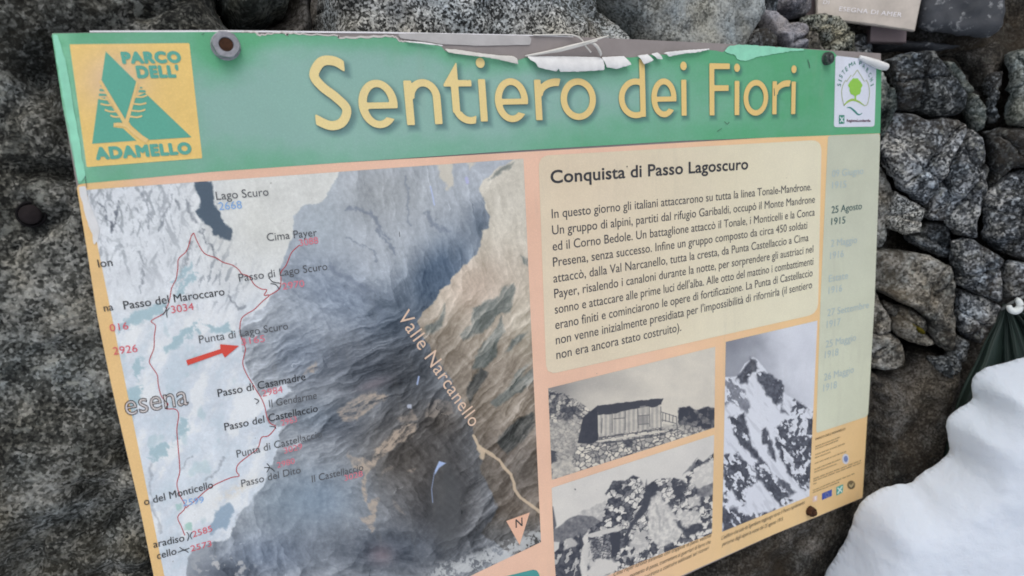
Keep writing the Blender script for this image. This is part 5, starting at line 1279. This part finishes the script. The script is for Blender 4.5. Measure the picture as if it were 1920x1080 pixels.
def fort_col(px, py):
    n = fbm(px / 10, py / 10, 3, 5, .62); n1 = fbm(px / 50, py / 40, 7, 4); X = px + 5 * fbm(px / 14, py / 14, 1, 4); Y = py + 5 * fbm(px / 14, py / 14, 13, 4)
    t = .97 + .05 * n1
    def put(v, mk):
        nonlocal t
        t = t * (1 - mk) + v * mk
    put(.82 + .2 * n, soft(Q2([(240, 640), (320, 610), (420, 560), (440, 600), (390, 730), (240, 680)]), X, Y, 2))
    put(.40 + .25 * n, soft(Q2([(60, 760), (110, 730), (160, 690), (200, 670), (235, 655), (290, 662), (335, 668), (390, 700), (430, 740), (300, 770), (240, 850), (120, 880), (60, 870)]), X * .4 + px * .6, Y * .4 + py * .6, 1.5))
    bA, eA = blocks(X, Y, 12, 8, -28, 4.0, .16); bB, eB = blocks(X, Y, 6, 11, 20, 14.0, .18)
    rk = np.clip(sstep(.02, .22, eA) * np.where(bA > .42, .75 + .3 * bA, .10 + .5 * bA) * (.7 + .5 * bB) + .3 * n, .04, 1)
    put(rk, soft(Q2([(400, 700), (410, 620), (450, 540), (420, 510), (480, 420), (560, 420), (620, 385), (660, 400), (700, 470), (740, 430), (780, 410), (900, 400), (960, 420), (1000, 360), (1060, 270), (1100, 290), (1200, 200), (1200, 800), (900, 900), (560, 1050), (300, 1100), (300, 760)]), X * .6 + px * .4, Y * .6 + py * .4, 1.5))
    put(.96, soft(Q2([(1050, 330), (1110, 300), (1200, 260), (1200, 420), (1080, 480), (1000, 430)]), X, Y, 3) * .9); put(.35, .8 * soft(Q2([(1060, 270), (1030, 330), (960, 380), (1000, 320)]), X, Y, 2)); put(.45 + .3 * n, .9 * soft(Q2([(1060, 480), (1180, 425), (1180, 520), (1060, 540)]), X, Y, 2))
    put(.10, .95 * soft(Q2([(700, 480), (705, 415), (712, 460), (760, 435), (790, 460), (760, 560), (700, 640), (620, 730), (560, 850), (540, 840), (600, 700), (680, 590)]), X, Y, 2)); put(.1, .9 * soft(Q2([(860, 430), (960, 420), (990, 480), (970, 560), (910, 570), (900, 500)]), X, Y, 2) * sstep(-.15, .1, n + .1))
    put(.92 + .25 * n + .1 * (bB - .5), .95 * soft(Q2([(740, 540), (800, 510), (830, 560), (870, 600), (900, 650), (950, 770), (920, 840), (800, 880), (720, 800), (710, 660)]), X, Y, 3)); put(.6, .5 * sstep(3, 1, segdist(X, Y, Q2([(770, 580), (800, 680), (800, 760)]))))
    put(np.clip(.9 - .8 * (bB < .25), 0, 1), .85 * soft(Q2([(640, 740), (720, 780), (720, 900), (600, 960), (560, 1000), (590, 860)]), X, Y, 3)); put(.95, .8 * soft(Q2([(920, 620), (1080, 640), (1080, 700), (980, 740), (920, 690)]), X, Y, 3))
    put(.10, .9 * soft(Q2([(900, 690), (960, 750), (1080, 710), (1090, 770), (980, 820), (950, 760)]), X, Y, 3)); put(.95, .8 * soft(Q2([(1000, 540), (1080, 530), (1070, 590), (1010, 600)]), X, Y, 2))
    put(.90, soft(Q2([(270, 800), (400, 760), (520, 735), (525, 765), (460, 780), (330, 815)]), px, py, 1)); put(np.clip(sstep(.0, .3, blocks(px, py, 9, 4.5, -14, 3.0, .15)[1]) * (.2 + .7 * bB) + .2 * n, .1, 1), soft(Q2([(310, 830), (460, 785), (460, 950), (330, 960)]), px, py, 1)); put(.08, soft(Q2([(462, 785), (525, 768), (522, 910), (465, 940)]), px, py, 1))
    put(np.where(bB > .72, .75, .10) + .3 * n, .95 * soft(Q2([(70, 880), (130, 830), (240, 800), (270, 900), (240, 1000), (260, 1090), (70, 1090)]), X, Y, 2)); put(.92, .85 * soft(Q2([(135, 830), (200, 815), (230, 860), (180, 890), (140, 900)]), X, Y, 2)); put(.95, soft(Q2([(300, 1040), (360, 960), (460, 960), (520, 1000), (480, 1060), (300, 1110)]), X, Y, 3)); put(.93, soft(Q2([(60, 840), (105, 845), (100, 890), (65, 920)]), px, py, 1))
    put(.9, .8 * soft(Q2([(265, 880), (320, 830), (330, 960), (360, 1010), (280, 1000)]), X, Y, 2)); put(.08, .9 * soft(Q2([(236, 830), (250, 780), (275, 860), (255, 900)]), px, py, 1)); put(.12, .8 * soft(Q2([(0, 590), (62, 600), (85, 730), (70, 760), (40, 740)]), px, py, 1.5))
    put(.2, sstep(1.6, .5, segdist(px, py, Q2([(212, 478), (216, 482)]))))
    return tone(t, np.array([208, 204, 197.]))
hp = grid_layer('hut_photo', [(1027.5, 728), (1340.5, 650), (1339, 801.5), (1034.5, 899.5)], 330, 180, hut_col, .0005, sign)
fp = None
def fort():
    pts = [(1034, 914.5), (1338.5, 815), (1334.5, 1000), (1150, 1074), (1044, 1120), (1039, 1040)]
    global fp
    P = poly_uv(pts); lo, hi = P.min(0), P.max(0)
    UV, f = sdf_mesh(lambda U, V: polysdf(U, V, P), lo[0] - .002, hi[0] + .002, lo[1] - .002, hi[1] + .002, 310, 250)
    fp = layer_from('fortification_photo', UV, f, fort_col, .0005, sign)
fort()
pp_ = grid_layer('peak_photo', [(1360.5, 641), (1532, 601), (1517, 930), (1353.5, 997)], 230, 350, peak_col, .0005, sign)
for o_, s_ in ((hp, 'old black and white picture of a wooden hut on rubble'), (fp, 'old black and white picture of a stone fortification on a rocky ridge'), (pp_, 'old black and white picture of a snowy pyramid peak')): o_['label'] = s_

# captions, credits and small emblems
Lt = Lettering()
for s, a, b in (('Cima Payer furono sistemati con trappole di pane, vecchie', (1150, 1080), (1333, 1006)), ('momento di pausa, trasmettere ai guerrieri di ferro che', (1180, 1083), (1332, 1018)), ('riuscirono a costruire addossati sei ricoveri', (1205, 1086), (1329, 1029))):
    Lt.line(s, a, b, 7.5, .0007, slant=.3)
Lt.build('caption_lettering', S(92, 82, 70), sign)
Lt = Lettering()
for s, a, b in (("L'edificio che sale da Sgambara raggiunge verso il Passo rapidamente", (1352, 1012), (1508, 944)), ('percorso dagli alpini la notte del 25 agosto 1915.', (1353, 1024), (1468, 975))):
    Lt.line(s, a, b, 7.0, .0007, slant=.3)
Lt.build('caption_lettering', S(92, 82, 70), sign)
def credits():
    Z = lambda x, y: (1480 + x / 5.14, 780 + y / 5.14)
    rs = np.random.RandomState(5); polys = []
    Lettering().line("PARCO DELL'ADAMELLO", Z(250, 232), Z(538, 128), 3.6, .0007, bold=.02).build('credit_heading', S(120, 100, 72), sign)
    for x0, y0, x1, y1 in ((248, 300, 488, 205), (248, 322, 470, 238), (246, 378, 535, 268), (244, 408, 395, 350), (240, 462, 550, 342), (236, 520, 490, 420), (236, 546, 455, 465), (230, 610, 690, 430), (228, 632, 690, 452), (226, 660, 260, 648), (224, 720, 630, 555), (222, 742, 480, 640)):
        x = 0.0
        while x < 1:
            wd = min(rs.uniform(.05, .16), 1 - x)
            ax, ay = x0 + (x1 - x0) * x, y0 + (y1 - y0) * x; bx, by = x0 + (x1 - x0) * (x + wd * .85), y0 + (y1 - y0) * (x + wd * .85); h = rs.uniform(8, 11)
            polys.append([Z(ax, ay), Z(bx, by), Z(bx, by - h), Z(ax, ay - h)]); x += wd
    tri_layer('credit_lettering', polys, S(158, 136, 100), .0007, sign)
    tri_layer('flag_emblem', [[Z(312, 745), Z(408, 705), Z(406, 768), Z(312, 808)]], S(62, 84, 160), .0007, sign)
    st = []
    for a in np.linspace(0, 2 * math.pi, 12, endpoint=False):
        c = (360 + 17 * math.cos(a), 757 + 19 * math.sin(a)); st.append([Z(c[0] - 2.4, c[1] - 2.4), Z(c[0] + 2.4, c[1] - 2.4), Z(c[0] + 2.4, c[1] + 2.4), Z(c[0] - 2.4, c[1] + 2.4)])
    tri_layer('flag_stars', st, S(170, 160, 110), .0009, sign)
    e = tri_layer('region_emblem', [[Z(450, 685), Z(515, 655), Z(512, 735), Z(450, 765)]], S(70, 160, 150), .0007, sign)
    stroke_layer('region_rose', [([Z(460, 690), Z(505, 730)], 2.6), ([Z(505, 675), Z(460, 745)], 2.6)], S(196, 216, 210), .0009, e)
    def disc(cx, cy, rx, ry): return [Z(cx + rx * math.cos(a), cy + ry * math.sin(a)) for a in np.linspace(0, 2 * math.pi, 24, endpoint=False)]
    d = tri_layer('round_emblem', [disc(593, 662, 38, 42)], S(110, 96, 70), .0007, sign); tri_layer('round_motif', [[Z(568, 650), Z(590, 665), Z(618, 635), Z(612, 665), Z(592, 690), Z(572, 672)]], S(176, 160, 122), .0009, d)
    stroke_layer('round_bar', [([Z(566, 682), Z(593, 696), Z(620, 674)], 1.6)], S(66, 66, 56), .0010, d)
    d = tri_layer('round_emblem', [disc(538, 412, 32, 50)], S(196, 198, 206), .0007, sign); tri_layer('round_motif', [disc(540, 412, 20, 30)], S(110, 126, 170), .0009, d)
    d = tri_layer('small_emblem', [rounded([Z(222, 775), Z(268, 760), Z(265, 815), Z(222, 832)], 2)], S(214, 186, 170), .0007, sign); tri_layer('small_motif', [[Z(238, 775), Z(258, 768), Z(256, 805), Z(240, 810)]], S(218, 212, 216), .0009, d)
credits()

for p, wd_ in (([(1450, 166), (1451, 180)], 1.3), ([(1513, 112), (1516, 121), (1517, 128)], 1.2), ([(1357, 228), (1362, 233), (1366, 229)], 1.0), ([(1343, 247), (1352, 241)], .9), ([(378, 66), (383, 63)], 1.4), ([(748, 434), (749, 444)], 1.0), ([(160, 330), (163, 352)], 1.2), ([(1174, 311), (1175, 313.5)], 1.6)):
    stroke_layer('scratch', [(catmull(p, 4), wd_)], S(74, 92, 84) if p[0][1] < 260 else S(58, 60, 64), .0013, sign)

# peeled left margin: bare white film
sdf_poly_layer('peeling_film', [(147, 350), (160, 349), (166, 375), (176, 398), (186, 430), (184, 450), (176, 462), (172, 440), (162, 410), (155, 380)], S(214, 216, 220), .0009, sign, .0015, .0012, 'white')

# ------------------------------------------------------------------ torn strips, tape and strands on the top edge
def flap(pts, hinge, lift=.005, nm_='torn_flap', mat='white'):
    """torn film folded forward: hinged along its upper edge"""
    P = poly_uv(pts); hv = uv(*hinge)[1]; lo, hi = P.min(0), P.max(0)
    UV, f = sdf_mesh(lambda U, V: polysdf(U, V, P) + .0005 * fbm(U * 200, V * 200, 2, 4, .65), lo[0] - .001, hi[0] + .001, lo[1] - .001, hi[1] + .001, max(10, int((hi[0] - lo[0]) / .0012)), max(8, int((hi[1] - lo[1]) / .0012)))
    s = np.clip((hi[1] - UV[:, 1]) / (hi[1] - lo[1]), 0, 1)
    Y = -.0012 - lift * np.sin(np.clip(s * 1.9 + .15, 0, math.pi)) * (1 + .5 * fbm(UV[:, 0] * 40, UV[:, 1] * 15, 3, 3))
    V = np.stack([UV[:, 0], Y, UV[:, 1]], 1); B = V.copy(); B[:, 1] += .0003; N = len(V)
    ec = {}
    for g in f:
        for a, b in zip(g, g[1:] + g[:1]): ec[(a, b)] = 1
    rim = [[b, a, a + N, b + N] for (a, b) in ec if (b, a) not in ec]
    return obj(nm_, np.concatenate([V, B]), f + [[i + N for i in g[::-1]] for g in f] + rim, mat, sign)
flap([(832, 92), (853, 93), (893, 100), (933, 105), (960, 106), (966, 111), (969, 122), (950, 117), (927, 112), (893, 107), (840, 100)], (900, 98), .003, mat='strand')
flap([(986, 106), (1053, 106), (1090, 107), (1123, 107.5), (1128, 115), (1128, 133), (1083, 136), (1045, 136.5), (1042, 131), (1038, 136), (1003, 128), (1000, 120), (990, 114)], (1050, 106), .005)
flap([(1125, 108), (1168, 105.5), (1178, 123), (1150, 131), (1132, 128)], (1150, 106), .005)
flap([(1192, 105), (1212, 102), (1221, 115), (1203, 122), (1198, 113)], (1200, 103), .004)
flap([(1216, 102), (1231, 98.5), (1238, 112), (1228, 112.5)], (1225, 100), .004)
flap([(1238, 99.5), (1280, 95), (1329, 91.5), (1327, 94), (1300, 100), (1280, 101.5), (1250, 107.5), (1246, 103)], (1280, 95), .003)
flap([(758, 77), (790, 79.5), (828, 85.5), (829, 88), (790, 83), (760, 80)], (790, 79), .002)
rp = [W(x, y, -d) for x, y, d in ((1612, 107, .003), (1624, 112, .005), (1640, 118, .0065), (1652, 123, .007), (1661, 125.5, .006))]
v_, f_ = tube(catmull(rp, 5), [.0025, .0042, .0052, .0058, .0052], 12); obj('rolled_film', v_, f_, 'white', sign)
sdf_poly_layer('clear_tape', [(745, 63), (800, 62.5), (996, 67.5), (995, 84), (900, 86), (830, 83), (790, 77), (748, 72)], S(158, 156, 160), .0006, sign, .003, .0006, 'tape')
stroke_layer('torn_rim', [([(x_, y_ - 1.2 + 1.3 * math.sin(k_ * 2.1)) for k_, (x_, y_) in enumerate(catmull(torn[4:19], 6))], [1.5, 3.6, 2.0, 4.5, 2.2, 3.2, 4.2, 2.0, 3.0])], S(196, 190, 186), .0007, sign)
def strand(pts, r, nm_='loose_strand'):
    v, f = tube(catmull([W(x, y, -d) for x, y, d in pts], 6), r, 8); obj(nm_, v, f, 'strand', sign)
strand([(985, 105, .002), (1030, 97, .004), (1070, 87, .006), (1100, 79, .008), (1125, 72, .008), (1141, 67, .010)], [.0008, .0016, .0017, .0012, .0010, .0006])
strand([(1010, 101, .002), (1050, 95, .005), (1092, 84, .007), (1120, 76, .009)], [.0005, .0012, .0014, .0006])
strand([(1000, 66, .001), (1060, 65, .002), (1078, 67, .004), (1090, 74, .006), (1098, 86, .006), (1108, 98, .004)], .0009)
strand([(1102, 80, .005), (1113, 82, .007), (1121, 90, .007), (1126, 100, .005), (1126, 104, .003)], [.0006, .0018, .0018, .0012])

# ------------------------------------------------------------------ bolts
def bolt(px, py, af, mats, rot=.2, prot=.010, core=True, scale=1.0, cap_r=.0):
    c = W(px, py, 0.0); b = empty('bolt', (0, 0, 0)); b.parent = sign; b.location = Vector(c) - parent_loc(sign)
    def lathe(prof, n, ph=0.0, capped=True):
        V = []; Fc = []
        for r, y in prof:
            for k in range(n):
                a = ph + 2 * math.pi * k / n; V.append([c[0] + r * math.cos(a), c[1] + y, c[2] + r * math.sin(a)])
        for i in range(len(prof) - 1):
            for k in range(n): Fc.append([i * n + k, i * n + (k + 1) % n, (i + 1) * n + (k + 1) % n, (i + 1) * n + k])
        if capped: Fc.append([(len(prof) - 1) * n + k for k in range(n)])
        return V, Fc
    R = af / 2
    v, f = lathe([(R * 1.16, -.0005), (R * 1.16, -.0016), (R * 1.08, -.0022), (R * .5, -.0022)], 36); o = obj('washer', v, f, mats[0], b, False)
    # hexagonal nut with a chamfered outer rim and a bored centre
    V = []; Fc = []; n = 48
    for s, y in ((1.0, -.002), (1.0, -prot * .80), (.93, -prot), (.60, -prot), (.55, -prot * .93), (.55, -prot * .45)):
        for k in range(n):
            a = 2 * math.pi * k / n; hexr = R / math.cos(((a + math.pi / 6) % (math.pi / 3)) - math.pi / 6)
            r = min(hexr, R * 1.13) if s > .7 else R * s
            if s == .93: r = min(hexr * .97, R * 1.0)
            V.append([c[0] + r * math.cos(a + rot), c[1] + y, c[2] + r * math.sin(a + rot)])
    for i in range(5):
        for k in range(n): Fc.append([i * n + k, i * n + (k + 1) % n, (i + 1) * n + (k + 1) % n, (i + 1) * n + k])
    obj('nut', V, Fc, mats[0], b, False)
    v, f = lathe([(R * .54, 0), (R * .54, -prot * (.86 if core else 1.25)), (R * .46, -prot * (.9 if core else 1.4)), (R * .1, -prot * (.88 if core else 1.45))], 28); obj('threaded_rod', v, f, mats[1], b)
    return b
bolt(423, 86.5, .0205, ('steel', 'rust'), .35, .0085).__setitem__('label', 'dull steel nut with a rusty sunken core')
bolt(1548, 110.5, .0150, ('dsteel', 'dsteel'), .1, .008, False).__setitem__('label', 'dark grey nut beside the white sticker')
bolt(1517, 957, .0135, ('rust', 'rust'), .5, .009, False).__setitem__('label', 'rust-brown nut near the lower right corner')

bpy.data.objects.remove(_to); bpy.data.curves.remove(_cu)
